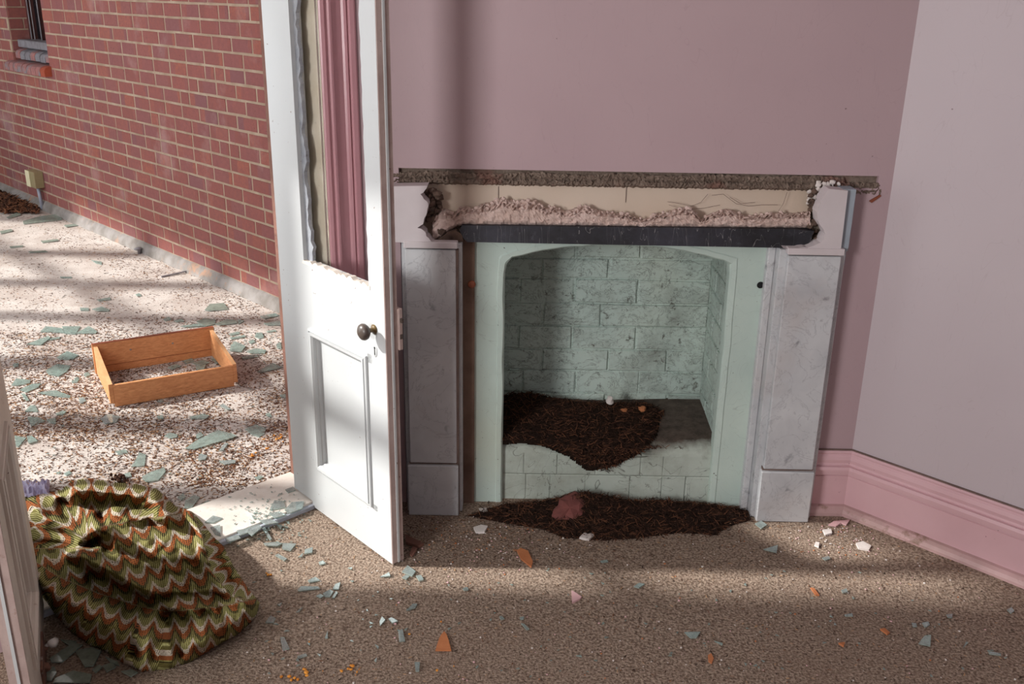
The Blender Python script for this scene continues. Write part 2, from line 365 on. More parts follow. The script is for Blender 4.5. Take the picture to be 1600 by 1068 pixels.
M['rust'] = paint('rusty_iron', srgb(120, 84, 68), srgb(86, 58, 48), 30, .85, srgb(176, 164, 156), .6, 30, .8)
M['porcelain'] = NT('white_porcelain').done(srgb(226, 222, 218), .25)
M['purple_film'] = paint('crumpled_lilac_plastic', srgb(176, 170, 196), srgb(150, 142, 170), 20, .3)
M['ceiling'] = NT('off_white_ceiling').done(srgb(222, 218, 216), .8)
M['litter_a'] = NT('brown_leaf_litter').done(srgb(112, 76, 56), .9, spec=.1)
M['litter_b'] = NT('dark_leaf_litter').done(srgb(74, 52, 42), .9, spec=.1)
M['litter_c'] = NT('pale_straw').done(srgb(176, 140, 106), .9, spec=.1)
M['soot_twig'] = NT('sooty_twig').done(srgb(48, 36, 30), .9, spec=.1)
def soot():
    t = NT('black_nest_debris')
    col = t.mix(t.ramp(t.noise(90, 6, .8), [(.35, 0.0), (.75, 1.0)]), srgb(26, 20, 18), srgb(70, 52, 42))
    return t.done(col, .95, t.bump(t.noise(70, 8, .85), 1.0, .015), spec=.1)
M['soot'] = soot()
def glass(name, tint, body, f_t, f_g):
    t = NT(name); t.t.nodes.remove(t.b)
    tr = t.n('ShaderNodeBsdfTransparent'); tr.inputs[0].default_value = (*tint, 1)
    gl = t.n('ShaderNodeBsdfGlossy'); gl.inputs['Roughness'].default_value = .08; gl.inputs[0].default_value = (.9, 1, 1, 1)
    df = t.n('ShaderNodeBsdfDiffuse'); t.l(t.mix(t.ramp(t.noise(40, 5, .7), [(.4, 0.0), (.7, 1.0)]), body, tuple(x * .6 for x in body)), df.inputs[0])
    a = t.n('ShaderNodeMixShader'); a.inputs[0].default_value = f_t; t.l(df.outputs[0], a.inputs[1]); t.l(tr.outputs[0], a.inputs[2])
    b = t.n('ShaderNodeMixShader'); b.inputs[0].default_value = f_g; t.l(a.outputs[0], b.inputs[1]); t.l(gl.outputs[0], b.inputs[2])
    t.l(b.outputs[0], t.out.inputs[0]); return t.mat
M['glass_green'] = glass('dusty_green_glass', (.82, .90, .87), srgb(172, 192, 184), .5, .18)
M['glass_clear'] = glass('clear_pale_glass', (.86, .93, .92), srgb(178, 190, 188), .5, .16)
M['glass_grey'] = glass('dusty_grey_green_glass', (.7, .78, .74), srgb(160, 170, 158), .35, .14)
M['glass_edge'] = glass('bright_glass_edge', (.78, .90, .88), srgb(172, 190, 184), .35, .22)
def curtain():
    t = NT('crochet_lace')
    uv = t.n('ShaderNodeUVMap').outputs[0]; sp = t.n('ShaderNodeSeparateXYZ'); t.l(uv, sp.inputs[0]); u, v = sp.outputs[0], sp.outputs[1]
    row = t.math('FLOOR', v); wob = t.math('MULTIPLY', t.math('SUBTRACT', t.noise(2.2, 3, .6, 0, uv), .5), .45)
    s = t.math('ABSOLUTE', t.math('SINE', t.math('MULTIPLY', u, math.pi)))
    p = t.math('ADD', t.math('SUBTRACT', v, t.math('MULTIPLY', s, .55)), wob)
    f = t.math('FRACT', p)
    g, wht, dk, org, drk = srgb(110, 104, 58), srgb(200, 188, 170), srgb(54, 40, 30), srgb(148, 86, 48), srgb(50, 48, 28)
    base = t.ramp(f, [(0, g), (.26, wht), (.32, dk), (.345, wht), (.40, dk), (.43, wht), (.47, org), (.76, drk), (.92, g)], 'CONSTANT')
    th = t.math('SINE', t.math('MULTIPLY', t.math('ADD', u, t.math('MULTIPLY', v, .3)), 2 * math.pi * 9))
    isg = t.math('ADD', t.math('LESS_THAN', f, .26), t.math('GREATER_THAN', f, .92))
    base = t.mix(t.math('MULTIPLY', isg, t.math('GREATER_THAN', th, .55)), base, srgb(178, 176, 118))
    isd = t.math('MULTIPLY', t.math('GREATER_THAN', f, .76), t.math('LESS_THAN', f, .92))
    base = t.mix(t.math('MULTIPLY', isd, t.math('GREATER_THAN', th, .7)), base, srgb(150, 142, 84))
    dots = t.math('GREATER_THAN', t.math('SINE', t.math('MULTIPLY', u, 2 * math.pi * 8)), .1)
    isw = t.math('MULTIPLY', t.math('GREATER_THAN', f, .32), t.math('LESS_THAN', f, .43))
    base = t.mix(t.math('MULTIPLY', isw, dots), base, srgb(196, 186, 168))
    iso = t.math('MULTIPLY', t.math('GREATER_THAN', f, .47), t.math('LESS_THAN', f, .76))
    hol = t.math('MULTIPLY', t.math('GREATER_THAN', t.math('SINE', t.math('MULTIPLY', u, 2 * math.pi * 7)), .75), t.math('GREATER_THAN', t.math('SINE', t.math('MULTIPLY', v, 2 * math.pi * 9)), 0.0))
    base = t.mix(t.math('MULTIPLY', iso, hol), base, srgb(44, 32, 22))
    base = t.mix(t.ramp(t.noise(260, 3, .7), [(.42, 0.0), (.66, .6)]), base, srgb(46, 34, 24))
    nz = t.noise(300, 4, .8)
    return t.done(base, .9, t.bump(t.math('ADD', nz, t.math('MULTIPLY', th, .25)), .6, .004), spec=.1)
M['curtain'] = curtain()
rnd = random.Random(7)
# ================================================================== SETTING
# ground slab of the verandah, carpet of the room
mb = MB(); mb.add([W(-2.6, 2.6, 0), W(3.6, 2.6, 0), W(3.6, 10.9, 0), W(-2.6, 10.9, 0)], [(0, 1, 2, 3)])
fl = mb.build('floor', M['slab']); tag(fl, 'pale worn verandah floor scattered with litter beyond the doorway', None, None, 'structure')
def carpetmesh():
    xs = np.linspace(-2.45, 3.16, 190); ns = np.linspace(-2.65, 2.702, 180); v = []; f = []
    for n in ns:
        for s_ in xs:
            z = .0035 * math.sin(s_ * 5.1 + n * 2) * math.sin(n * 4.3 + 1) * .5 + rnd.uniform(-.0006, .0006) - .0018
            v.append(W(s_, n, z + .003))
    L = len(xs)
    for j in range(len(ns) - 1):
        for i in range(L - 1): f.append((j * L + i, j * L + i + 1, (j + 1) * L + i + 1, (j + 1) * L + i))
    m_ = MB(); m_.add(v, f); return m_
cp = carpetmesh().build('carpet', M['carpet'], smooth=True)
# carpet also runs into the corner behind the right door leaf
mb = MB(); mb.add([W(1.70, 2.69, .0), W(1.98, 2.69, .0), W(1.98, 2.76, .0), W(1.70, 2.76, .0)], [(0, 1, 2, 3)])
tag(cp, 'worn brown pile carpet covering the floor of the pink room', 'carpet')
ZC = 3.0
# canted chimney-breast wall (pink), with the opening for the fireplace left out
YW = 3.15
wb = empty('wall_back', (0, 0, 0), 0, 'pink painted chimney breast wall above and beside the fireplace', None, None, 'structure')
mb = MB()
mb.box(-.54, 1.30, YW, YW + .12, 1.236, ZC); mb.box(-.54, -.395, YW, YW + .12, 0, 1.236); mb.box(1.06, 1.30, YW, YW + .12, 0, 1.196); mb.box(1.172, 1.30, YW, YW + .12, 1.196, 1.236)
mb.build('plaster_face', M['pink_wall'], wb)
# right wall
wr = MB(); s0 = 3.089
wr.add([W(s0, 1.366, 0), W(s0, -2.7, 0), W(s0, -2.7, ZC), W(s0, 1.366, ZC), W(s0 + .12, 1.50, 0), W(s0 + .12, -2.7, 0), W(s0 + .12, -2.7, ZC), W(s0 + .12, 1.50, ZC)],
       [(0, 3, 2, 1), (4, 5, 6, 7), (0, 1, 5, 4), (3, 7, 6, 2), (0, 4, 7, 3), (1, 2, 6, 5)])
tag(wr.build('wall_right', M['lilac_wall']), 'lilac pink plastered wall on the right, with fine scratches', None, None, 'structure')
# doorway wall (sn frame, local x = s, local y = n)
A45 = R(45)
dw = MB()
dw.box(1.745, 1.845, 2.615, 2.80, 0, ZC); dw.box(1.762, 1.845, 2.80, 2.96, 0, ZC); dw.box(1.80, 2.83, 2.86, 2.967, 0, ZC); dw.box(-2.5, .62, 2.615, 2.967, 0, ZC); dw.box(.62, 1.745, 2.615, 2.967, 2.14, ZC)
tag(dw.build('wall_doorway', M['pink_wall'], rz=A45), 'pink wall around the doorway to the verandah', None, None, 'structure')
# jamb lining and brown outer reveal
jl = empty('door_frame', (0, 0, 0), A45, 'cream and brown timber lining of the doorway reveal', None, None, 'structure'); jl.name = 'trim_1'
mb = MB(); mb.box(1.728, 1.745, 2.600, 2.80, 0, 2.14); mb.build('cream_lining', M['cream_paint'], jl)
mb = MB(); mb.box(1.742, 1.762, 2.80, 2.962, 0, 2.14); mb.build('brown_stop', M['brown_wood'], jl)
mb = MB(); mb.box(.62, .633, 2.62, 2.97, 0, 2.14); mb.box(.62, 1.745, 2.62, 2.97, 2.125, 2.14); mb.build('head_lining', M['cream_paint'], jl)
# fluted rose architrave on the doorway wall, right of the opening
prof = [(0, 0), (.0, .012), (.006, .020), (.016, .024), (.022, .018), (.028, .018), (.033, .026), (.040, .026), (.045, .016), (.085, .014), (.090, .020), (.097, .024), (.103, .018), (.108, .028), (.122, .031), (.130, .027), (.134, .020), (.142, .022), (.146, .010), (.150, 0)]
def architrave(sA, sgn, z1):
    m_ = MB(); a = [(sA + sgn * u, 2.615 - d, 0) for u, d in prof]; b = [(x, y, z1) for x, y, _ in a]; n = len(a)
    m_.add(a + b, [(i, n + i, n + i + 1, i + 1) if sgn > 0 else (i, i + 1, n + i + 1, n + i) for i in range(n - 1)] + [tuple(range(n)), tuple(range(n, 2 * n))[::-1]]); return m_
tag(architrave(1.728, 1, 2.2).build('trim_2', M['rose_gloss'], rz=A45, smooth=False), 'fluted rose pink architrave seen through the broken glazing of the door', None, None, 'structure')
# skirting boards: right wall and short return beside the fireplace
sk = [(0, .248), (.010, .248), (.014, .242), (.012, .236), (.017, .230), (.020, .216), (.017, .203), (.021, .197), (.018, .1945), (.018, .1925), (.027, .191), (.030, .180), (.027, .160), (.013, .152), (.016, .149), (.016, .034)]
toe = [(.0, .036), (.016, .036), (.028, .033), (.038, .024), (.043, .012), (.044, 0)]
MT = math.tan(R(22.5))
def skirt(name, p0, p1, d, c0, c1, label):
    e = empty(name, (0, 0, 0), 0, label, None, None, 'structure')
    a = MB(); a.extrude(sk + [(.016, 0)], p0, p1, d, c0=c0, c1=c1); a.build('board', M['pink_gloss'], e)
    b = MB(); b.extrude(toe, p0, p1, d, c0=c0, c1=c1); b.build('quarter_round', M['toe'], e)
    g = MB(); g.extrude([(0, .2525), (.006, .2525), (.006, .248), (0, .248)], p0, p1, d, c0=c0, c1=c1); g.build('top_gap', M['joint'], e)
c = W(s0, 1.366 + 0, 0); cx = s0 / Q - YW
skirt('baseboard_right', (cx, YW, 0), W(s0, -2.6, 0), (-Q, -Q, 0), MT, 0, 'pink moulded skirting board along the right wall')
skirt('baseboard_back', (1.072, YW, 0), (cx, YW, 0), (0, -1, 0), 0, MT, 'short length of pink moulded skirting between fireplace and corner')
# unseen sides of the room: side window, and an opening added behind for fill
def wall_with_hole(name, a, b, hole, axis, pos, th, mat, label):
    m_ = MB(); (h0, h1, z0, z1) = hole
    for (p, q, r, t) in ((a, h0, 0, ZC), (h1, b, 0, ZC), (h0, h1, 0, z0), (h0, h1, z1, ZC)):
        if axis == 's': m_.box(p, q, pos, pos + th, r, t)
        else: m_.box(pos, pos + th, p, q, r, t)
    return tag(m_.build(name, mat, rz=A45), label, None, None, 'structure')
wall_with_hole('wall_left', -2.75, 2.967, (.5, 1.6, .85, 2.65), 'n', -2.54, .12, M['pink_wall'], 'pink wall with a window, left of the camera')
wall_with_hole('wall_behind', -2.54, 3.2, (.1, 1.7, .8, 2.6), 's', -2.75, .12, M['lilac_wall'], 'lilac wall behind the camera, with an added opening for fill light')
mb = MB(); mb.box(-2.6, 3.25, -2.8, 2.97, ZC, ZC + .1); mb.box(.25, 3.25, 2.97, 11, ZC, ZC + .1); tag(mb.build('ceiling', M['ceiling'], rz=A45), 'plain off-white ceiling', None, None, 'structure')
# verandah outer side: dwarf wall, posts and head beam (glazing smashed out)
vo = MB(); SV = .27
vo.box(SV, SV + .12, 2.967, 10.9, 0, .5); vo.box(SV, SV + .12, 2.967, 10.9, 2.47, ZC); vo.box(SV, SV + .12, 2.967, 3.30, .5, 2.47)
for Yb in (3.12, 3.74, 4.44, 5.155, 5.81, 6.546, 7.56, 8.4):
    n0 = (2 * Yb - SV / Q) * Q; vo.box(SV + .02, SV + .10, n0 - .085, n0 + .085, .5, 2.47)
vo.box(SV + .03, SV + .09, 2.967, 10.9, 1.62, 1.70)
tag(vo.build('wall_verandah', M['white_door'], rz=A45), 'white timber posts and rails on the open glazed side of the verandah', None, None, 'structure')
mb = MB(); mb.box(-.0, 3.3, 10.9, 11.0, 0, ZC); tag(mb.build('wall_verandah_end', M['kerb'], rz=A45), 'plain rendered wall at the far end of the verandah', None, None, 'structure')
# ------------------------------------------------------------------ brick wall
SB = 2.83; CH = .0855; Z0 = .074; PL = .225
bw = empty('wall_brick', (0, 0, 0), A45, 'red brick outer wall of the verandah with pale mortar joints', None, None, 'structure')
WN0, WN1, WZ0, WZ1 = 7.93, 8.70, 1.21, 2.40
mo = MB(); y0 = SB + .0022
mo.box(y0, y0 + .22, 2.967, WN0, 0, ZC); mo.box(y0, y0 + .22, WN1, 10.9, 0, ZC); mo.box(y0, y0 + .22, WN0, WN1, 0, WZ0 - .02); mo.box(y0, y0 + .22, WN0, WN1, WZ1, ZC)
mo.build('mortar', M['mortar'], bw)
def brick_verts(l, h, d=.02, j=0.0, rr=None):   # face towards -x (local s), centre at origin of the face
    rr = rr or rnd; q = lambda: rr.uniform(-j, j); c_ = .0035
    a = [(0, -l / 2 + c_ + q(), c_ + q()), (0, l / 2 - c_ + q(), c_ + q()), (0, l / 2 - c_ + q(), h - c_ + q()), (0, -l / 2 + c_ + q(), h - c_ + q())]
    b = [(.004, -l / 2 + q(), q()), (.004, l / 2 + q(), q()), (.004, l / 2 + q(), h + q()), (.004, -l / 2 + q(), h + q())]
    e = [(d, y, z) for _, y, z in b]
    f = [(0, 3, 2, 1)] + [(i, (i + 1) % 4, 4 + (i + 1) % 4, 4 + i) for i in range(4)] + [(4 + i, 4 + (i + 1) % 4, 8 + (i + 1) % 4, 8 + i) for i in range(4)] + [(8, 9, 10, 11)]
    return a + b + e, f
cells = []
for k in range(0, 34):
    z = Z0 + k * CH; n = 3.0 + (k % 2) * .1125 + rnd.uniform(-.01, .01)
    while n < 10.8:
        l = PL - .0105
        if rnd.random() < .07: l = .105
        a, b = n, n + l; n = b + .0105
        zc = z + CH / 2
        if zc > WZ0 - .04 and zc < WZ1 + .02:
            if a < WN1 and b > WN0:
                for (p, q) in ((a, WN0), (WN1, b)):
                    if q - p > .03: cells.append((z, p, q))
                continue
        cells.append((z, a, b))
vis = [c_ for c_ in cells if c_[0] < 1.74 and c_[2] > 4.72 and c_[1] < 9.6]
vis.sort(key=lambda c_: c_[1]); single = set(map(id, vis[:292]))
variants = {}
stuff = MB()
for c_ in cells:
    z, a, b = c_; l = b - a; h = CH - .0105
    if id(c_) in single:
        key = (round(l, 3), rnd.randrange(4))
        if key not in variants:
            m_ = MB(); m_.add(*brick_verts(l, h, .03, .0016)); variants[key] = m_.mesh('brick', M['brick'])
        o = bpy.data.objects.new('brick', variants[key]); link(o, bw); o.location = (SB + rnd.uniform(-.0012, .0012), (a + b) / 2, z)
    else:
        v, f = brick_verts(l, h, .02, .0012); e = rnd.uniform(-.001, .001)
        stuff.add([(SB + e + x, (a + b) / 2 + y, z + zz) for x, y, zz in v], f)
tag(stuff.build('brickwork', M['brick'], bw), None, None, None, 'stuff')
# concrete kerb along the foot of the brick wall
kb = MB(); nn_ = np.linspace(2.97, 10.8, 120)
pr = [(.02, .074), (-.004, .070), (-.020, .050), (-.032, .026), (-.040, .0)]
v = []
for n in nn_:
    for j, (a, z) in enumerate(pr): v.append((SB + a + (rnd.uniform(-.005, .005) if 0 < j else 0), n, max(0, z + (rnd.uniform(-.004, .004) if z > 0 else 0))))
L = len(pr)
kb.add(v, [(i * L + j, (i + 1) * L + j, (i + 1) * L + j + 1, i * L + j + 1) for i in range(len(nn_) - 1) for j in range(L - 1)])
tag(kb.build('kerb', M['kerb'], rz=A45, smooth=True), 'rounded grey concrete kerb along the foot of the brick wall', 'kerb')
# small window in the brick wall
wi = empty('window_1', (0, 0, 0), A45, 'dark sash window with rounded brick sill, high in the brick wall', None, None, 'structure')
for k in range(15):
    z = Z0 + (k + 13) * CH
    if z + CH > WZ1: break
    a = MB(); yy = (.11 if k % 2 else 0)
    for (p, q) in (((.009, .115), (.125, .21)) if k % 2 else ((.009, .21),)):
        a.box(SB + p, SB + q, WN1 - .004, WN1 + .02, z, z + CH - .0105, c=.002); a.box(SB + p, SB + q, WN0 - .02, WN0 + .004, z, z + CH - .0105, c=.002)
    a.build('reveal_brick', M['brick'], wi)
mb = MB(); mb.box(SB + .20, SB + .22, WN0, WN1, 1.30, WZ1); mb.build('pane', M['dark_glass'], wi)
mb = MB()
for (p, q) in ((WN1 - .05, WN1), (WN1 - .27, WN1 - .255), (WN0, WN0 + .05)): mb.box(SB + .15, SB + .20, p, q, 1.34, WZ1)
mb.build('frame', M['dark_frame'], wi)
mb = MB()
for n0 in (WN1 - .06, WN1 - .13, WN1 - .28): mb.box(SB + .145, SB + .15, n0, n0 + .010, 1.34, WZ1)
mb.build('metal_bar', M['grey_metal'], wi)
mb = MB(); mb.box(SB + .12, SB + .16, WN0, WN0 + .30, 1.36, 1.47); mb.build('lower_rail', M['dark_frame'], wi)
mb = MB(); mb.box(SB + .11, SB + .12, WN0, WN0 + .28, 1.47, 1.478); mb.box(SB + .11, SB + .12, WN0 + .26, WN0 + .285, 1.478, WZ1); mb.build('glazing_bead', M['metal_strip'], wi)
mb = MB(); mb.box(SB + .05, SB + .22, WN0, WN1, 1.30, 1.36, c=.006); mb.build('timber_sill', M['sill_top'], wi)
def bullnose(n0, n1, zt, out, mat, th=.085, nm='sill_brick'):
    m_ = MB(); prf = [(.10, zt), (out + .035, zt - .012), (out + .012, zt - .022), (out, zt - .042), (out + .002, zt - th), (.10, zt - th)]
    a = [(SB + x, n0, z) for x, z in prf]; b = [(SB + x, n1, z) for x, z in prf]; n = len(prf)
    m_.add(a + b, [(i, (i + 1) % n, n + (i + 1) % n, n + i) for i in range(n)] + [tuple(range(n))[::-1], tuple(range(n, 2 * n))])
    return m_.build(nm, mat, wi, smooth=False)
n = WN0 - .03
for i in range(9):
    bullnose(n, n + .088, 1.205 + rnd.uniform(-.003, .003), -.055, M['sill_brick' if i else 'orange_brick']); n += .097
n = WN0 + .002
for i in range(7): bullnose(n, n + .098, 1.295 + rnd.uniform(-.003, .003), .012, M['sill_top' if i % 3 else 'sill_brick'], .08); n += .108
# ================================================================== FIREPLACE
fp = empty('fireplace', (.34, 3.1, 0), 0, 'stripped corner fireplace with grey marble piers and mint painted surround, mantel shelf missing', 'fireplace')
FX, FY = .34, 3.1
def fb(mbuild, name, mat, parent=None, **k):
    o = mbuild.build(name, mat, parent or fp, **k)
    if parent is None: o.location = (-FX, -FY, 0)
    return o
def pier(xa, xb, back0, back1, sign):
    m_ = MB(); m_.box(back0, back1, 3.092, 3.17, 0, 1.00, c=.002); j = fb(m_, 'pier_slab', M['marble'])
    m_ = MB(); m_.box(xa, xb, 3.066, 3.095, .207, .985, c=.003); fb(m_, 'pier_panel', M['marble'])
    m_ = MB(); m_.box(xa - .008, xb + .006, 3.058, 3.094, 0, .200, c=.003); fb(m_, 'plinth', M['marble'])
    m_ = MB(); m_.box(xa - .002, xb + .002, 3.072, 3.095, .199, .2085); fb(m_, 'joint_line', M['joint'])
    m_ = MB(); m_.box(xa - .004, xb + .006, 3.060, 3.094, .990, 1.012, c=.002); fb(m_, 'cap', M['block'])
pier(.884, 1.058, .862, 1.078, 1)
pier(-.37, -.204, -.385, -.186, -1)
mb = MB(); mb.box(-.204, -.1955, 3.070, 3.1, 0, .985); fb(mb, 'joint_line', M['joint'])
mb = MB(); mb.box(-.188, -.146, 3.152, 3.18, 0, 1.0); fb(mb, 'stained_render', M['brown_render'])
mb = MB(); mb.box(.836, .862, 3.135, 3.19, 0, 1.0, c=.004); fb(mb, 'marble_slip', M['marble'])
# mint surround with shallow arch
def surround():
    XL, XR, ZT, YF = -.146, .842, 1.0, 3.165
    inner = []
    inner += [(-.043, z) for z in np.linspace(0, .88, 12)]
    inner += [(-.043 + .012 * math.sin(t), .905 + .022 * (1 - math.cos(t)) ) for t in (.6, 1.2)]
    for x in np.linspace(-.02, .70, 22):
        u = (x - .34) / .36; inner.append((x, .984 - .050 * abs(u) ** 2.1))
    inner += [(.716, .922)]
    inner += [(.722, z) for z in np.linspace(.88, 0, 12)]
    def outer(p):
        x, z = p
        if x <= -.03: return (XL, z * ZT / .93 if z < .92 else ZT)
        if x >= .71: return (XR, z * ZT / .93 if z < .92 else ZT)
        return (XL + (x + .03) / .74 * (XR - XL), ZT)
    cxm, czm = .34, .45; rings = []
    def off(p, d):
        x, z = p
        if x <= -.03: return (x - d, z + (d if z > .88 else 0))
        if x >= .71: return (x + d, z + (d if z > .88 else 0))
        return (x, z + d)
    rr_ = random.Random(3)
    jit = [rr_.uniform(-.0022, .0022) for _ in inner]
    rings.append([(*outer(p), YF) for p in inner])
    rings.append([(*off(p, .026 + j), YF) for p, j in zip(inner, jit)])
    rings.append([(*off(p, .022 + j), YF - .003) for p, j in zip(inner, jit)])
    rings.append([(*off(p, .006 + j), YF - .001) for p, j in zip(inner, jit)])
    rings.append([(*off(p, .001 + j), YF + .006) for p, j in zip(inner, jit)])
    rings.append([(*off(p, j * .5), YF + .02) for p, j in zip(inner, jit)])
    rings.append([(*off(p, 0), YF + .05) for p in inner])
    v = [(x, y, z) for g in rings for x, z, y in g]; n = len(inner)
    m_ = MB(); m_.add(v, [(i * n + k, i * n + k + 1, (i + 1) * n + k + 1, (i + 1) * n + k) for i in range(len(rings) - 1) for k in range(n - 1)])
    return m_
fb(surround(), 'surround', M['mint'], smooth=False)
mb = MB(); P_ = onY(1188, 445, 3.164); mb.lathe([(0.0001, 0), (.008, 0), (.012, .001)], 12, 0, Matrix.Translation(P_) @ Matrix.Rotation(R(90), 4, 'X')); fb(mb, 'fixing_hole', M['black'])
mb = MB(); P_ = onY(737, 444, 3.15); mb.lathe([(0.0001, .004), (.012, .003), (.014, 0)], 12, 0, Matrix.Translation(P_) @ Matrix.Rotation(R(90), 4, 'X')); fb(mb, 'rusty_fixing', M['pine_dark'])
# firebox
YB = 3.55
mb = MB(); mb.box(-.09, .80, YB + .006, YB + .05, .1, 1.1); mb.box(-.10, -.058, 3.20, YB + .03, 0, 1.1); mb.box(.742, .80, 3.20, YB + .03, 0, 1.1)
fb(mb, 'firebox_lining', M['mint_cheek'])
mb = MB(); mb.box(-.3, 1.0, 3.175, YB + .1, 1.02, 1.08); fb(mb, 'firebox_top', M['soot'])
courses = [(.902, 1.0, (845.7, 950)), (.803, .896, (845, 950)), (.722, .797, (995,)), (.640, .716, (938,)), (.556, .634, (893, 992)), (.475, .550, (949, 1042)), (.390, .469, (898, 997)), (.27, .384, (850, 945, 1040))]
ys = [404, 436, 474.5, 509.6, 546, 579.6, 614.6]
zs = [onY(940, y, YB).z for y in ys]; zs = [zs[0] + .09] + zs + [zs[-1] - .082]
jx = [(900, 1000), (845.7, 951), (897, 995), (848, 938), (893, 992), (846, 949, 1040), (898, 997), (846, 945, 1042)]
rb = random.Random(11)
for i in range(8):
    zt, zb_ = zs[i] - .003, zs[i + 1] + .003
    ym = 534 if i > 4 else 450
    xs = [-.058] + [onY(x, (ys[min(i, 6)]), YB).x for x in jx[i]] + [.742]
    if i in (0, 2, 4, 6): xs.insert(1, xs[1] - .21)
    xs = sorted(x for x in xs if -.0581 <= x <= .7421); xs = [xs[0]] + [x for x in xs[1:-1] if x - xs[0] > .04 and xs[-1] - x > .03] + [xs[-1]]
    for a, b in zip(xs[:-1], xs[1:]):
        m_ = MB(); e = rb.uniform(-.003, .003); l = b - a - .007; h = zt - zb_
        v, f = brick_verts(l, h, .02, .003, rb)
        m_.add([((a + b) / 2 + y, YB + x + e, zb_ + z) for x, y, z in v], [t[::-1] for t in f]); fb(m_, 'firebox_brick', M['mint_brick'])
for side, X, sg in (('r', .736, 1), ('l', -.054, -1)):
    for k in range(8):
        z = .225 + k * .0855; y = 3.215
        if k % 2: cuts = [3.215, 3.32, YB]
        else: cuts = [3.215, 3.44, YB]
        for a, b in zip(cuts[:-1], cuts[1:]):
            v, f = brick_verts(b - a - .006, .08, .02, .0025, rb); m_ = MB()
            m_.add([(X + sg * x, (a + b) / 2 + y_, z + zz) for x, y_, zz in v], f if sg > 0 else [t[::-1] for t in f]); fb(m_, 'cheek_brick', M['mint_cheek'])
# hearth ledge: front wall of painted bricks and rounded sooty top
cuts = [[785, 822, 860, 915, 985, 1035, 1072, 1108], [785, 818, 870, 930, 1000, 1035, 1108]]
for r_, (za, zb_) in enumerate(((0.0, .1055), (.107, .195))):
    xs = [onY(x, 740, 3.19).x for x in cuts[r_]]; xs[0] = -.05; xs[-1] = .728
    for a, b in zip(xs[:-1], xs[1:]):
        v, f = brick_verts(b - a - .001, zb_ - za, .04, .0006, rb); m_ = MB()
        m_.add([((a + b) / 2 + y, 3.190 + x * .4, za + z) for x, y, z in v], [t[::-1] for t in f]); fb(m_, 'ledge_brick', M['ledge'])
mb = MB(); mb.box(-.05, .73, 3.197, 3.25, 0, .2); fb(mb, 'ledge_core', M['ledge'])
prl = [(3.189, .188), (3.190, .205), (3.196, .225), (3.21, .240), (3.235, .248), (3.28, .252), (3.36, .256), (3.45, .262), (3.56, .268)]
xs = np.linspace(-.056, .74, 40); v = []
for x in xs:
    dip = .030 * math.exp(-((x - .34) / .22) ** 2)
    for j, (y, z) in enumerate(prl): v.append((x, y + (.02 * math.exp(-((x - .34) / .2) ** 2) if 1 < j < 6 else 0), z - dip * (1 if 0 < j < 6 else .4 if j else 0) + rb.uniform(-.0015, .0015)))
L = len(prl); mb = MB(); mb.add(v, [(i * L + j, i * L + j + 1, (i + 1) * L + j + 1, (i + 1) * L + j) for i in range(39) for j in range(L - 1)])
fb(mb, 'ledge_top', M['ledge'], smooth=True)
# ---- frieze: ragged blocks, plaster band, lintel, cream recess, scar
def poly(pts, Y, th): return [onY(x, y, Y) for x, y in pts], (0, th, 0)
def ragged(pts, step, amp, rr_):
    out = []
    for i, p in enumerate(pts[:-1]):
        q = pts[i + 1]; L_ = math.hypot(q[0] - p[0], q[1] - p[1]); k = max(1, int(L_ / step))
        for t in range(k): out.append((p[0] + (q[0] - p[0]) * t / k + (rr_.uniform(-amp, amp) if t else 0), p[1] + (q[1] - p[1]) * t / k + (rr_.uniform(-amp, amp) if t else 0)))
    out.append(pts[-1]); return out
r2 = random.Random(5)
mb = MB(); mb.box(-.395, 1.07, 3.168, 3.20, .99, 1.21); fb(mb, 'cream_recess', M['cream_recess'])
for x in (779, 979):
    mb = MB(); a = onY(x, 291, 3.168); b = onY(x, 316, 3.168); mb.box(a.x - .0012, a.x + .0012, 3.1665, 3.169, b.z, a.z); fb(mb, 'recess_joint', M['joint'])
lb = [(612, 291), (668, 290)] + ragged([(668, 290), (664, 297), (657, 303), (669, 318), (667, 332), (661, 350), (652, 356), (662, 360), (673, 376), (677, 379)], 4, 1.2, r2)[1:] + [(640, 379), (612, 378)]
mb = MB(); mb.prism(*poly(lb, 3.068, .06)); fb(mb, 'frieze_block', M['block'])
rbk = [(1296, 295), (1325, 298), (1314, 389), (1225, 388)] + ragged([(1225, 388), (1262, 387), (1270, 384), (1282, 379), (1290, 366), (1280, 349), (1277, 336), (1279, 324), (1284, 312), (1290, 301), (1296, 295)], 4, 1.0, r2)[1:-1]
mb = MB(); mb.prism(*poly(rbk, 3.068, .06)); fb(mb, 'frieze_block', M['block'])
mb = MB(); mb.box(1.04, 1.082, 3.085, 3.165, 1.0, 1.203); fb(mb, 'block_return', M['block_side'])
mb = MB(); mb.box(1.045, 1.08, 3.095, 3.165, .95, 1.0); fb(mb, 'block_return', M['block_side'])
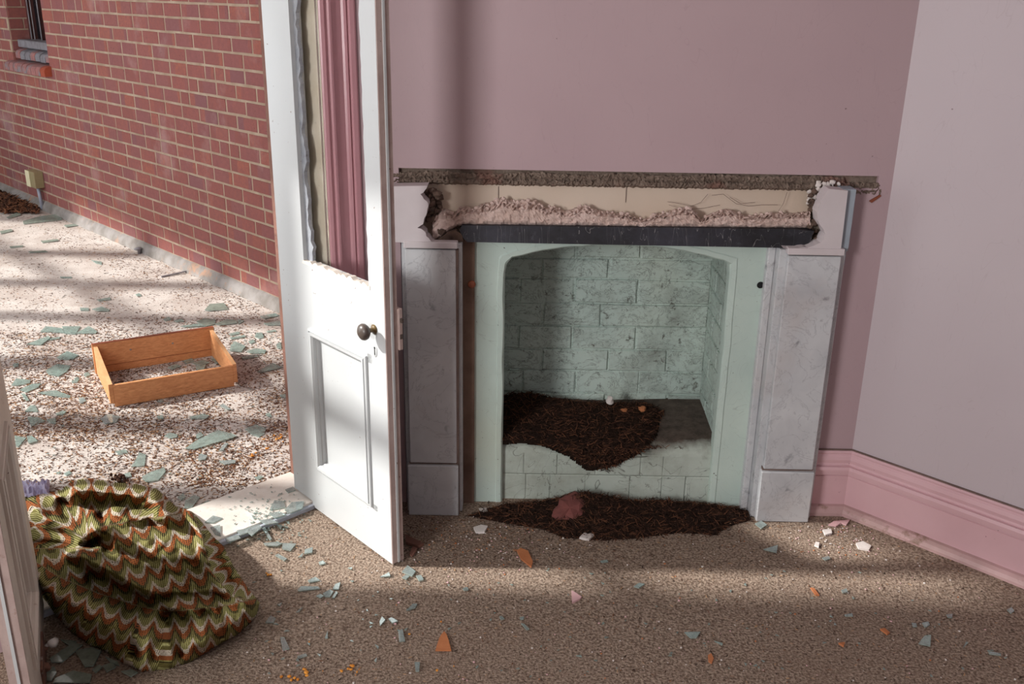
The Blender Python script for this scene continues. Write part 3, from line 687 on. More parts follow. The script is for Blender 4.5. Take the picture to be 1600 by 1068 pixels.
# plaster band, built as a rough relief
top = [(676, 342), (682, 331), (690, 326), (702, 327), (709, 332), (718, 325), (730, 322), (742, 326), (752, 318), (764, 316), (772, 313), (782, 309), (800, 312), (812, 316), (825, 311), (840, 313), (847, 322), (853, 323), (866, 321), (878, 328), (891, 328), (900, 323), (915, 321), (929, 326), (945, 329), (967, 333), (980, 333), (996, 341), (1006, 342), (1018, 336), (1027, 331), (1038, 334), (1053, 326), (1068, 323), (1085, 327), (1095, 342), (1109, 333), (1125, 328), (1137, 326), (1152, 331), (1169, 337), (1180, 335), (1190, 334), (1205, 332), (1216, 331), (1240, 333), (1262, 329)]
bot = lambda x: 353.5 + (x - 720) * .0075 + (0 if x > 715 else (715 - x) * .75)
m_ = MB(); v = []; cols = 210; rows = 14
tx = [p[0] for p in top]; ty = [p[1] for p in top]
for i in range(cols + 1):
    x = 676 + (1266 - 676) * i / cols
    yt = np.interp(x, tx, ty) + r2.uniform(-1.2, 1.2); yb_ = bot(x) + r2.uniform(-.8, .8)
    for j in range(rows):
        t = j / (rows - 1); e = .028 * math.sin(min(1, (1 - abs(2 * t - 1)) * 2.2) * math.pi / 2)
        rough_ = .014 if t < .35 else .003
        Yp = 3.148 - e + .003 * math.sin(x * .35 + t * 9) * math.sin(x * .13 - t * 7) + r2.uniform(-rough_, rough_) if 0 < j < rows - 1 else 3.167
        v.append(onY(x + r2.uniform(-.6, .6), yt + (yb_ - yt) * t, Yp))
m_.add(v, [(i * rows + j, i * rows + j + 1, (i + 1) * rows + j + 1, (i + 1) * rows + j) for i in range(cols) for j in range(rows - 1)])
fb(m_, 'broken_plaster', M['plaster'])
mb = MB()
for _ in range(150):
    x = r2.uniform(700, 1262) if r2.random() < .8 else r2.uniform(760, 870); mb.lump(onY(x, np.interp(x, tx, ty) + r2.uniform(-1, 7), 3.135), r2.uniform(.003, .0085), r2)
tag(fb(mb, 'plaster_crumb', M['plaster']), None, None, None, 'stuff')
mb = MB()
for _ in range(130):
    k = r2.random()
    if k < .40: x, y = r2.uniform(662, 690), r2.uniform(294, 345)
    elif k < .6: x, y = r2.uniform(672, 724), r2.uniform(360, 378); x = max(x, 690 - (378 - y) * 0)
    else: x, y = 1262 + r2.uniform(0, 24), r2.uniform(298, 378); x -= max(0, (y - 340) * .1)
    mb.lump(onY(x, y, r2.uniform(3.12, 3.15)), r2.uniform(.005, .015), r2)
tag(fb(mb, 'mortar_rubble', M['rubble']), None, None, None, 'stuff')
mb = MB()
for _ in range(40):
    x, y = (r2.uniform(1270, 1312), r2.uniform(283, 297)) if r2.random() < .6 else (r2.uniform(1262, 1288), r2.uniform(297, 325))
    mb.lump(onY(x, y, 3.14), r2.uniform(.004, .011), r2)
tag(fb(mb, 'white_filler', M['chip_white']), None, None, None, 'stuff')
mb = MB(); mb.prism(*poly([(676, 378), (688, 372), (700, 363), (712, 360), (722, 366), (724, 377), (700, 380)], 3.11, .03)); fb(mb, 'plaster_flake', M['rubble'])
bar = [(722, 352), (1240, 358), (1272, 361)] + ragged([(1272, 361), (1268, 372), (1262, 386)], 4, 1.5, r2)[1:] + [(1215, 387), (730, 378), (724, 372), (718, 360)]
mb = MB(); mb.prism(*poly(bar, 3.108, .06)); fb(mb, 'lintel_bar', M['bar'])
# scar left by the mantel shelf
m_ = MB(); v = []; cols = 330; rows = 9
for i in range(cols + 1):
    x = 614 + (1377 - 614) * i / cols
    yt = 268.3 + (x - 620) * .0115 + r2.uniform(-1, 1) + (2.2 * math.sin(x / 23) * (1 if r2.random() < .5 else .4)) + (8 if x > 1318 else 0)
    yb_ = 286.5 + (x - 620) * .0172 + r2.uniform(-1.1, 1.1) + (6 if x > 1336 else 0)
    for j in range(rows):
        t = j / (rows - 1); edge = j in (0, rows - 1)
        Yp = 3.152 if j == 0 else 3.168 if edge else 3.1475 + r2.uniform(-.006, .006) + (.007 if .4 < t < .6 else 0)
        v.append(onY(x + r2.uniform(-.8, .8), yt + (yb_ - yt) * t, Yp))
m_.add(v, [(i * rows + j, i * rows + j + 1, (i + 1) * rows + j + 1, (i + 1) * rows + j) for i in range(cols) for j in range(rows - 1)])
fb(m_, 'mantel_scar', M['scar'])
mb = MB(); mb.box(-.40, 1.172, 3.166, 3.2, 1.19, 1.24); fb(mb, 'scar_backing', M['scar'])
mb = MB(); mb.prism(*poly([(1358, 314), (1375, 304), (1377, 306), (1362, 317)], 3.145, .004)); fb(mb, 'splinter', M['pine_dark'])
# cobweb wisps
mb = MB()
for (pts) in (((1043, 315), (1062, 318), (1080, 322), (1095, 316), (1106, 303)), ((1045, 320), (1070, 327), (1100, 325), (1125, 320)), ((1112, 305), (1130, 303), (1150, 318), (1170, 322), (1190, 320), (1215, 320)), ((1140, 308), (1158, 318), (1180, 316)), ((1216, 330), (1224, 318), (1230, 300))):
    mb.tube([onY(x, y, 3.150) for x, y in pts], .0007, 5)
tag(fb(mb, 'cobweb', M['joint']), None, None, None, 'stuff')
# ================================================================== DOOR LEAVES
def leaf(name, hinge, ang, label, mats, mirror=1):
    """local x runs from hinge to free edge, local y into the leaf (visible face y = 0)"""
    e = empty(name, hinge, ang, label, 'door'); T = .041; WL = .628; HL = 2.08
    wm = mats
    def b(m_, nm, mt, **k):
        if mirror < 0:
            m_.v = [(x, -y, z) for x, y, z in m_.v]; m_.f = [f[::-1] for f in m_.f]
        return m_.build(nm, mt, e, **k)
    m_ = MB(); m_.box(0, .168, 0, T, .030, HL); m_.box(.128, .168, 0, T, .008, .03); b(m_, 'hinge_stile', wm)
    m_ = MB(); m_.box(.553, WL, 0, T, .008, HL); b(m_, 'lock_stile', wm)
    m_ = MB(); m_.box(.168, .553, 0, T, .008, .19); b(m_, 'bottom_rail', wm)
    m_ = MB(); m_.box(.168, .553, 0, T, .69, .935); b(m_, 'middle_rail', wm)
    m_ = MB(); m_.box(.168, .553, 0, T, 1.97, HL); b(m_, 'top_rail', wm)
    m_ = MB(); m_.box(.168, .553, .017, .034, .19, .69); b(m_, 'panel', wm)
    pf = [(-.001, 0), (0, .003), (.0015, .003), (.003, -.007), (.009, -.009), (.0105, -.001), (.0125, -.001), (.014, -.011), (.022, -.010), (.029, -.004), (.031, .005), (.033, .005), (.036, .008), (.038, .017)]
    x0, x1, z0, z1 = .176, .528, .175, .712
    m_ = MB(); n = len(pf)
    rings = [[(x0 + o, d, z0 + o), (x1 - o, d, z0 + o), (x1 - o, d, z1 - o), (x0 + o, d, z1 - o)] for o, d in pf]
    m_.add([p for g in rings for p in g], [(i * 4 + k, i * 4 + (k + 1) % 4, (i + 1) * 4 + (k + 1) % 4, (i + 1) * 4 + k) for i in range(n - 1) for k in range(4)])
    # side stiles inside the moulding line
    b(m_, 'panel_moulding', wm)
    m_ = MB(); m_.box(.528, .5535, 0, T, .17, .72); b(m_, 'stile_inner_edge', wm)
    # rebated meeting edge
    m_ = MB(); m_.box(WL, WL + .003, .001, .020, .010, HL); b(m_, 'edge_face', M['edge_taupe'])
    m_ = MB(); m_.box(WL, WL + .007, .020, .027, .010, HL); b(m_, 'edge_bead', M['white_door'])
    m_ = MB(); m_.box(WL, WL + .003, .027, .044, .010, HL); b(m_, 'edge_face', M['edge_taupe'])
    return e, b, T, WL
ang = math.atan2(-.466, .425); hg = W(1.678, 2.835, 0)
ld, b, T, WL = leaf('door', hg, ang, 'white half-glazed door leaf with broken-out pane and dark knob, standing open', M['white_door'])
r3 = random.Random(9)
# ragged remains of lining/putty around the smashed glass
m_ = MB(); pts = [(.166, .93)]
for i in range(60): pts.append((.188 + r3.uniform(-.006, .008) + (.012 if i < 8 else 0) + .006 * math.sin(i * .7), .94 + i * 1.03 / 60))
pts.append((.166, 1.97)); m_.prism([(x, .014, z) for x, z in pts], (0, .012, 0)); b(m_, 'torn_lining', M['grey_lining'])
m_ = MB(); pts = [(.16, .931)] + [(.556, .931)] + [(.556 - i * .39 / 34, .942 + r3.uniform(-.004, .007)) for i in range(35)]
m_.prism([(x, -.0015, z) for x, z in pts], (0, .02, 0)); b(m_, 'splintered_bead', M['sill'])
m_ = MB(); pts = [(.556, .935)] + [(.549 + r3.uniform(-.003, .002), .95 + i * 1.0 / 30) for i in range(30)] + [(.556, 1.96)]
m_.prism([(x, .001, z) for x, z in pts], (0, .02, 0)); b(m_, 'bead_remnant', M['white_door'])
m_ = MB(); m_.prism([(.553, .02, .935), (.553, .02, 1.0), (.535, .02, .985), (.532, .02, .955)], (0, .003, 0)); b(m_, 'glass_remnant', M['glass_clear'])
m_ = MB(); m_.prism([(.17, .02, .955), (.205, .02, .95), (.19, .02, 1.03), (.184, .02, 1.06)], (0, .003, 0)); b(m_, 'glass_remnant', M['glass_grey'])
# knob, rose, keyhole, lock plate
kx, kz = .572, .81
RX = Matrix.Translation((kx, 0, kz)) @ Matrix.Rotation(R(90), 4, 'X')
m_ = MB(); m_.lathe([(.0001, 0), (.015, 0), (.016, .003), (.010, .006), (.0075, .010), (.007, .022), (.011, .026)], 24, 0, RX); rs = b(m_, 'knob_rose', M['brass'], smooth=True)
m_ = MB(); m_.lathe([(.009, .024), (.018, .026), (.025, .033), (.0265, .040), (.024, .047), (.016, .053), (.006, .056), (.0001, .0565)], 28, 0, RX)
o = m_.build('knob', M['bronze'], rs, smooth=True)
m_ = MB(); RX2 = Matrix.Translation((kx, 0, kz - .068)) @ Matrix.Rotation(R(90), 4, 'X') @ Matrix.Diagonal((1, 1.9, 1, 1))
m_.lathe([(.0001, .0022), (.011, .002), (.0125, 0)], 24, 0, RX2); es = b(m_, 'escutcheon', M['white_door'], smooth=True)
m_ = MB(); m_.lathe([(.0001, .0004), (.0042, .0004), (.0042, 0)], 14, 0, Matrix.Translation((kx, -.0022, kz - .060)) @ Matrix.Rotation(R(90), 4, 'X')); m_.box(kx - .0022, kx + .0022, -.0027, -.0022, kz - .083, kz - .062); m_.build('keyhole', M['black'], es)
m_ = MB(); m_.box(WL - .018, WL + .010, .044, .060, .748, .882, c=.003); lp = b(m_, 'lock_case', M['edge_taupe'])
m_ = MB(); m_.box(WL + .010, WL + .020, .047, .057, .838, .852, c=.002); m_.box(WL + .0098, WL + .0112, .047, .057, .785, .80); m_.build('latch', M['bronze'], lp)
# left leaf
hl = W(.732, 2.72, 0); th = R(110.2); dv = W(math.cos(th), -math.sin(th), 0); angl = math.atan2(dv.y, dv.x)
l2, b2, _, _ = leaf('door', hl, angl, 'aged cream door leaf seen almost edge-on at the left edge of the photo', M['cream_door'], -1)
m_ = MB(); m_.box(.22, .40, -.006, 0.0, .012, .085, c=.001); m_.lump((.26, -.004, .05), .014, r3); m_.lump((.33, -.005, .04), .016, r3); rp = b2(m_, 'rusty_bolt_plate', M['rust'])
m_ = MB(); m_.tube([(.24, .004, .045), (.24, .018, .05)], .005, 8); m_.lump((.24, .028, .052), .012, random.Random(2), sub=2); m_.build('bolt_knob', M['porcelain'], rp, smooth=True)
# ================================================================== SILL
sl = empty('trim_3', (0, 0, 0), A45, 'white peeling timber threshold between carpet and verandah', None, None, 'structure')
mb = MB(); mb.box(.60, 1.745, 2.712, 2.972, -.01, .022, c=.003); mb.build('sill_board', M['sill'], sl)
mb = MB(); mb.box(.60, 1.745, 2.696, 2.713, -.01, .016, c=.002); mb.build('metal_nosing', M['metal_strip'], sl)
# ================================================================== CRUMPLED LACE CURTAIN
def curtain_mesh():
    out = [(20, 790), (45, 775), (62, 770), (80, 768), (97, 766), (110, 752), (135, 747), (175, 753), (215, 757), (245, 764), (262, 778), (272, 790), (300, 798), (320, 818), (333, 833), (347, 850), (365, 885), (385, 915), (406, 942), (398, 965), (372, 990), (340, 1007), (300, 1032), (262, 1044), (222, 1048), (195, 1036), (165, 1016), (140, 1007), (110, 986), (85, 958), (60, 925), (30, 900)]
    st = 1.7; X = np.arange(14, 410, st); Y = np.arange(740, 1054, st); GX, GY = np.meshgrid(X, Y)
    def seg(px, py, a, b):
        dx, dy = b[0] - a[0], b[1] - a[1]; L2 = dx * dx + dy * dy; t = np.clip(((px - a[0]) * dx + (py - a[1]) * dy) / L2, 0, 1)
        return np.hypot(px - a[0] - t * dx, py - a[1] - t * dy), t, math.sqrt(L2)
    def pl(px, py, pts):
        D = np.full(px.shape, 1e9); U = np.zeros(px.shape); S = np.zeros(px.shape); acc = 0
        for a, b in zip(pts[:-1], pts[1:]):
            d, t, L_ = seg(px, py, a, b); k = d < D; D = np.where(k, d, D); U = np.where(k, acc + t * L_, U)
            sd = np.sign((b[0] - a[0]) * (py - a[1]) - (b[1] - a[1]) * (px - a[0])); S = np.where(k, sd, S); acc += L_
        return D, U, S
    D, _, _ = pl(GX, GY, out + [out[0]])
    ins = np.zeros(GX.shape, bool); j = len(out) - 1
    for i in range(len(out)):
        (xi, yi), (xj, yj) = out[i], out[j]
        c_ = ((yi > GY) != (yj > GY)) & (GX < (xj - xi) * (GY - yi) / (yj - yi + 1e-9) + xi); ins ^= c_; j = i
    Ds = np.where(ins, D, -D)
    e = np.clip(Ds / 17, 0, 1); h = .050 * np.sqrt(1 - (1 - e) ** 2)
    for pts, amp, w_ in (
        ([(62, 905), (90, 925), (135, 950), (195, 985), (246, 1000), (300, 1000), (350, 978), (385, 952)], .062, 24),
        ([(112, 862), (140, 872), (168, 888), (195, 902), (216, 914), (240, 924)], .075, 13),
        ([(168, 832), (205, 845), (250, 852), (290, 862)], .040, 34),
        ([(163, 826), (148, 838), (126, 853)], .045, 10),
        ([(165, 828), (178, 838), (184, 850)], .03, 7),
        ([(298, 802), (313, 830), (322, 860), (328, 890), (345, 915), (362, 930)], .045, 9),
        ([(100, 776), (125, 764), (165, 764), (210, 770), (240, 780), (262, 800)], .055, 14),
        ([(60, 800), (75, 812), (98, 818), (125, 830), (150, 822)], .045, 12),
        ([(182, 800), (200, 812), (232, 806), (262, 812)], .03, 8),
        ([(237, 957), (232, 985), (228, 1030)], .022, 8), ([(196, 960), (205, 990), (215, 1020)], -.02, 8), ([(262, 965), (275, 990), (283, 1020)], -.022, 8),
        ([(300, 952), (318, 975), (322, 1000)], .02, 8), ([(345, 945), (352, 965), (350, 985)], -.016, 7),
        ([(262, 946), (300, 950), (340, 944), (399, 938)], .035, 9),
        ([(150, 905), (168, 914), (185, 924), (200, 932), (222, 940)], -.085, 10),
        ([(225, 938), (262, 936), (310, 934), (360, 934)], -.04, 6),
        ([(98, 785), (103, 795), (108, 802)], -.085, 9),
        ([(55, 856), (85, 857), (122, 856), (140, 848), (155, 838)], -.06, 8),
        ([(155, 806), (162, 815), (165, 822)], -.04, 6),
        ([(318, 812), (335, 850), (348, 890), (368, 925)], -.018, 6)):
        d, _, _ = pl(GX, GY, pts); h = h + 1.6 * amp * np.exp(-(d / w_) ** 2) * e ** .5
    rng = np.random.RandomState(4)
    for _ in range(60):
        a = rng.uniform(0, math.pi); k = rng.uniform(.12, .5); ph = rng.uniform(0, 6.28); cx_, cy_ = rng.uniform(60, 390), rng.uniform(760, 1040); r_ = rng.uniform(25, 60)
        h = h + .0028 * np.sin(k * (GX * math.cos(a) + GY * math.sin(a)) + ph) * np.exp(-((GX - cx_) ** 2 + (GY - cy_) ** 2) / r_ ** 2) * e
    h = np.maximum(h, .034 * np.clip(Ds / 9, .15, 1)) * (Ds > 0) + np.where(Ds > 0, 0, .0)
    # lace rows, one direction per fold
    d1, u1, s1 = pl(GX, GY, [(30, 860), (90, 900), (150, 925), (222, 948), (262, 955), (340, 948), (420, 930)])
    lower = s1 > 0
    uL, vL = u1 / 27 + .3, d1 / 34
    a = R(-20); uF = (GX * math.cos(a) + GY * math.sin(a)) / 29; vF = (-GX * math.sin(a) + GY * math.cos(a)) / 33
    d5, u5, s5 = pl(GX, GY, [(50, 850), (58, 800), (90, 770), (125, 756), (175, 756), (235, 764), (280, 800), (300, 840)])
    uT, vT = u5 / 30, d5 / 33 + .5
    d4, u4, s4 = pl(GX, GY, [(270, 770), (300, 800), (316, 835), (328, 890), (362, 932), (410, 940)])
    top_ = (GY < 856) & (GX < 158) | (GY < 822 - (GX - 158) * .16) & (GX < 285)
    right = (s4 < 0) & ~lower & (GX > 270)
    u = np.where(lower, uL, np.where(top_, uT, np.where(right, u4 / 24, uF))); v_ = np.where(lower, vL, np.where(top_, vT, np.where(right, d4 / 30 + .35, vF)))
    keep = Ds > -st; idx = -np.ones(GX.shape, int); vs = []; uvs = []
    for (jj, ii) in np.argwhere(keep):
        x, y = GX[jj, ii], GY[jj, ii]
        if Ds[jj, ii] <= 0:   # snap to outline
            x += 0; zz = .001
        else: zz = h[jj, ii]
        idx[jj, ii] = len(vs); vs.append(at(x, y, zz)); uvs.append((u[jj, ii], v_[jj, ii]))
    fs = []
    for jj in range(GX.shape[0] - 1):
        for ii in range(GX.shape[1] - 1):
            q = (idx[jj, ii], idx[jj + 1, ii], idx[jj + 1, ii + 1], idx[jj, ii + 1])
            if min(q) >= 0: fs.append(tuple(int(z) for z in q))
    me = bpy.data.meshes.new('lace_curtain'); me.from_pydata(vs, [], fs); me.materials.append(M['curtain'])
    ul = me.uv_layers.new(name='UVMap'); li = np.zeros(len(me.loops), int); me.loops.foreach_get('vertex_index', li)
    ul.data.foreach_set('uv', np.array(uvs, dtype=np.float32)[li].ravel()); me.polygons.foreach_set('use_smooth', [True] * len(me.polygons)); me.update()
    o = bpy.data.objects.new('lace_curtain', me); link(o)
    return o
tag(curtain_mesh(), 'crumpled crocheted curtain with olive, orange and white zigzag bands, heaped across the threshold', 'curtain')
# ================================================================== DRAWER
dr = empty('drawer', (-1.807, 3.95, .0), math.atan2(.277, .481), 'bottomless orange pine drawer frame lying on the verandah floor', 'drawer')
LW, LD = .556, .46
mb = MB(); mb.box(0.012, LW - .012, 0, .016, .002, .106, c=.0015); mb.build('rear_board', M['pine'], dr)
def sideb(x0, x1, m):
    m_ = MB(); pts = [(x0, .0, .02), (x0, LD, .004), (x0, LD, .142), (x0, .0, .112)]
    m_.prism(pts, (x1 - x0, 0, 0)); o = m_.build('side_board', m, dr, bevel=.0015); return o
sideb(-.006, .012, M['pine']); sideb(LW - .012, LW + .006, M['pine'])
mb = MB(); mb.add([(-.006, 0, .1125), (.012, 0, .1125), (.012, LD, .1425), (-.006, LD, .1425)], [(0, 1, 2, 3)]); mb.build('top_edge', M['pine_light'], dr)
mb = MB(); mb.add([(LW - .012, 0, .1125), (LW + .006, 0, .1125), (LW + .006, LD, .1425), (LW - .012, LD, .1425)], [(0, 1, 2, 3)]); mb.build('top_edge', M['pine_light'], dr)
mb = MB(); mb.box(-.012, LW + .012, LD, LD + .02, .0, .152, c=.0015); fbd = mb.build('front_board', M['pine'], dr)
mb = MB(); mb.box(-.012, LW + .012, LD, LD + .0205, .1515, .1535); mb.build('stained_edge', M['pine_dark'], fbd)
mb = MB(); mb.box(.012, LW - .012, LD - .0006, LD, .036, .0385); mb.build('groove', M['pine_dark'], fbd)
for x in (.16, .36):
    mb = MB(); mb.lathe([(.0001, .002), (.004, .002), (.005, 0)], 12, 0, Matrix.Translation((x, LD, .10)) @ Matrix.Rotation(R(90), 4, 'X')); mb.build('screw', M['screw'], fbd)
# ================================================================== BOX, PIPE, ROD, PENCIL
e = empty('power_outlet', W(SB, 8.53, .19), A45, 'ivory electrical box with grey conduit on the brick wall near the floor', 'outlet')
mb = MB(); mb.box(-.075, 0, -.11, .07, 0, .135, c=.004); mb.build('housing', M['olive_box'], e)
mb = MB(); mb.box(-.083, -.075, -.015, .07, 0.0, .135, c=.003); mb.build('faceplate', M['ivory'], e)
mb = MB(); mb.box(-.006, -.002, 0, .0, 0, 0)
mb = MB(); mb.tube([(-.03, -.03, 0), (-.03, -.05, -.08), (-.032, -.07, -.185)], .014, 10); mb.build('conduit', M['conduit'], e, smooth=True)
P_ = at(218, 396); e = empty('pipe_stub', P_, 0, 'short capped metal pipe stub standing on the floor beside the kerb', 'pipe')
mb = MB(); mb.lathe([(.0001, 0), (.012, 0), (.012, .03), (.018, .031), (.018, .045), (.0001, .046)], 16); mb.build('cap', M['grey_metal'], e, smooth=True)
mb = MB(); mb.tube([(0, 0, .025), (-.03, .02, .028), (-.04, .02, .028)], .007, 10); mb.build('side_arm', M['grey_metal'], e, smooth=True)
mb = MB(); mb.tube([at(252, 432, .006), at(276, 427, .008), at(302, 421, .012)], .006, 8); tag(mb.build('metal_rod', M['grey_metal']), 'thin rusty metal rod lying on the floor by the kerb', 'rod')
mb = MB(); mb.tube([at(36, 758, .02), at(72, 751.5, .012)], .0045, 6); tag(mb.build('pencil', M['yellow']), 'yellow stick lying between left door leaf and curtain', 'stick')
# ================================================================== THINGS IN AND BEFORE THE FIREPLACE
def mound(name, pts, ridge, hgt, zfun, mat, label, warp=None, rough=.006):
    """heap whose outline is a ground polygon (world xy)"""
    P = np.array(pts); x0, y0 = P.min(0); x1, y1 = P.max(0); nx = int((x1 - x0) / .0075) + 2; ny = int((y1 - y0) / .0075) + 2
    X, Y = np.meshgrid(np.linspace(x0, x1, nx), np.linspace(y0, y1, ny)); ins = np.zeros(X.shape, bool); D = np.full(X.shape, 9.0); j = len(P) - 1
    for i in range(len(P)):
        xi, yi = P[i]; xj, yj = P[j]
        ins ^= ((yi > Y) != (yj > Y)) & (X < (xj - xi) * (Y - yi) / (yj - yi + 1e-12) + xi)
        dx, dy = xi - xj, yi - yj; t = np.clip(((X - xj) * dx + (Y - yj) * dy) / (dx * dx + dy * dy), 0, 1); D = np.minimum(D, np.hypot(X - xj - t * dx, Y - yj - t * dy)); j = i
    rg = np.random.RandomState(3); Hh = np.zeros(X.shape)
    for (cx_, cy_, r_, a) in ridge: Hh += a * np.exp(-((X - cx_) ** 2 + ((Y - cy_) * 1.6) ** 2) / r_ ** 2)
    Hh = (hgt + Hh) * np.clip(D / .05, 0, 1) ** .7 + rg.uniform(-rough, rough, X.shape) * np.clip(D / .02, 0, 1)
    Hh = np.where(ins, np.maximum(Hh, .001), -.004); idx = -np.ones(X.shape, int); v = []
    keep = ins | (D < .009)
    for (a, b_) in np.argwhere(keep): idx[a, b_] = len(v); v.append((warp or (lambda *p: p))(X[a, b_], Y[a, b_], zfun(X[a, b_], Y[a, b_]) + Hh[a, b_]))
    f = [tuple(int(k) for k in (idx[a, b_], idx[a, b_ + 1], idx[a + 1, b_ + 1], idx[a + 1, b_])) for a in range(ny - 1) for b_ in range(nx - 1) if min(idx[a, b_], idx[a, b_ + 1], idx[a + 1, b_ + 1], idx[a + 1, b_]) >= 0]
    m_ = MB(); m_.add(v, f); o = m_.build(name, mat); tag(o, label, 'debris', None, 'stuff')
    H_ = {}
    def hf(x, y):
        i_ = int(round((x - x0) / (x1 - x0) * (nx - 1))); j_ = int(round((y - y0) / (y1 - y0) * (ny - 1)))
        if 0 <= i_ < nx and 0 <= j_ < ny and ins[j_, i_]: return zfun(x, y) + Hh[j_, i_]
        return None
    return o, hf, (x0, x1, y0, y1)
def wrp(x, y, z):
    k = max(0.0, 3.205 - y - .022)
    return (x, y + k, z - k * .49)
led = lambda x, y: .25 + (y - 3.25) * .055 - .022 * math.exp(-((x - .34) / .22) ** 2)
g = [at(x, y, .25)[:2] for x, y in ((780, 614), (778, 650), (784, 690), (815, 687), (850, 690), (890, 702), (925, 722), (960, 716), (1000, 698), (1025, 676), (1040, 645), (1005, 630), (960, 622), (900, 618), (830, 614))]
g = [(x, min(y, 3.53)) for x, y in g]
o1, h1, b1 = mound('nest_debris', g, [(.30, 3.35, .16, .035), (.05, 3.48, .1, .03)], .020, led, M['soot'], 'black heap of twigs and soot fallen onto the raised hearth ledge', wrp)
g2 = [at(x, y, 0)[:2] for x, y in ((728, 806), (760, 795), (790, 786), (850, 784), (1000, 782), (1110, 784), (1170, 797), (1175, 812), (1140, 822), (1120, 836), (1060, 833), (1000, 842), (940, 846), (880, 842), (850, 828), (790, 818))]
g2 = [(x, min(y, 3.175)) for x, y in g2]
o2, h2, bb2 = mound('hearth_debris', g2, [(.27, 3.15, .15, .065), (.55, 3.12, .12, .03), (.75, 3.10, .12, .012)], .008, lambda x, y: 0.0, M['soot'], 'dark drift of twigs and soot on the carpet below the ledge')
def twigs(name, n, place, mats, label, lmin, lmax, wd, seed, parent=None, cat='debris', lift=.002, tilt=.5):
    rr_ = random.Random(seed); m_ = MB()
    for _ in range(n):
        p = place(rr_)
        if p is None: continue
        a = rr_.uniform(0, math.pi * 2); l = rr_.uniform(lmin, lmax); t = rr_.uniform(-tilt, tilt); wq = wd * rr_.uniform(.5, 1.2)
        d = Vector((math.cos(a) * math.cos(t), math.sin(a) * math.cos(t), abs(math.sin(t)))) * l / 2; s_ = Vector((-math.sin(a), math.cos(a), 0)) * wq; u = Vector((0, 0, wq * .8))
        c_ = Vector(p) + Vector((0, 0, lift + d.z)); bend = s_ * rr_.uniform(-2, 2)
        m_.add([c_ - d - s_, c_ - d + s_, c_ + bend - s_ * .9 , c_ + bend + s_ * .9, c_ + d, c_ + bend + u, c_ - d + u], [(0, 2, 5, 6), (1, 6, 5, 3), (2, 4, 5), (3, 5, 4), (0, 6, 1)], rr_.randrange(len(mats)))
    return tag(m_.build(name, mats), label, cat, None, 'stuff')
def pm(hf, bx, wf=None):
    def f(r_):
        x, y = r_.uniform(bx[0], bx[1]), r_.uniform(bx[2], bx[3]); z = hf(x, y)
        return None if z is None else (wf or (lambda *p: p))(x, y, z - .002)
    return f
tw = [M['soot_twig'], M['litter_b'], M['soot_twig'], M['litter_a'], M['soot_twig'], M['soot_twig'], M['litter_b'], M['litter_a']]
twigs('nest_twigs', 7000, pm(h1, b1, wrp), tw, 'loose black twigs on top of the heap on the hearth ledge', .010, .045, .0013, 21)
twigs('hearth_twigs', 6000, pm(h2, bb2), tw, 'loose dark twigs on the drift in front of the hearth', .010, .045, .0013, 22)
def front(r_):
    x = r_.gauss(.33, .085); d = abs(x - .33); y = 3.172; z = .235 - r_.random() * max(.005, .11 - d * .62)
    return (x, y, z)
twigs('spilling_twigs', 900, front, tw, 'twigs hanging over the front edge of the hearth ledge',   .012, .04, .0016, 23, lift=0)
def chunk(name, px, py, z, r, mat, label, seed, cat='rubble', flat=.7, sub=2, group=None):
    m_ = MB(); P_ = at(px, py, z); m_.lump((0, 0, 0), r, random.Random(seed), flat=flat, sub=sub); zmin = min(p[2] for p in m_.v)
    o = m_.build(name, mat, loc=(P_.x, P_.y, z - zmin - .001)); return tag(o, label, cat, group)
def scatter(r_):
    x, y = r_.gauss(.36, .26), 3.06 + r_.gauss(0, .05)
    return (x, y, .002) if y < 3.17 and -.12 < x < .82 else None
twigs('scattered_twigs', 1300, scatter, tw, 'thin scatter of dark twigs on the carpet around the hearth drift', .012, .05, .0016, 24, tilt=.2)
chunk('mortar_lump', 953, 632, .285, .022, M['chip_white'], 'pale lump of mortar sitting on the back of the black heap', 31, flat=.9)
chunk('mortar_lump', 1003, 642, .272, .022, M['terracotta'], 'orange brown lump of mortar on the right of the black heap', 32, flat=.5)
chunk('mortar_lump', 975, 643, .275, .013, M['terracotta'], 'small dark orange lump between the two bigger lumps in the heap', 33, flat=.6)
m_ = MB(); r8 = random.Random(4); pts = ((862, 806), (865, 796), (872, 790), (874, 780), (884, 774), (899, 768), (910, 772), (916, 784), (913, 792), (914, 801), (903, 808), (897, 813), (880, 811), (870, 813))
P = [at(x, y, .014 + max(0, 812 - y) * .0012) for x, y in pts]; c_ = sum(P, Vector()) / len(P); nP = len(P)
v = [p - c_ for p in P] + [(p - c_) * .62 + Vector((0, -.007 + r8.uniform(-.003, .003), .007 + r8.uniform(-.004, .004))) for p in P] + [Vector((0, -.010, .008))] + [(p - c_) * .97 + Vector((0, .034, -.012)) for p in P]
m_.add(v, [(i, (i + 1) % nP, nP + (i + 1) % nP, nP + i) for i in range(nP)] + [(nP + i, nP + (i + 1) % nP, 2 * nP) for i in range(nP)] + [(2 * nP + 1 + i, 2 * nP + 1 + (i + 1) % nP, (i + 1) % nP, i) for i in range(nP)] + [tuple(2 * nP + 1 + i for i in range(nP))])
o = m_.build('brick_fragment', M['red_brick_bit'], loc=c_); tag(o, 'dark red broken piece of brick resting on the drift below the ledge', 'brick')
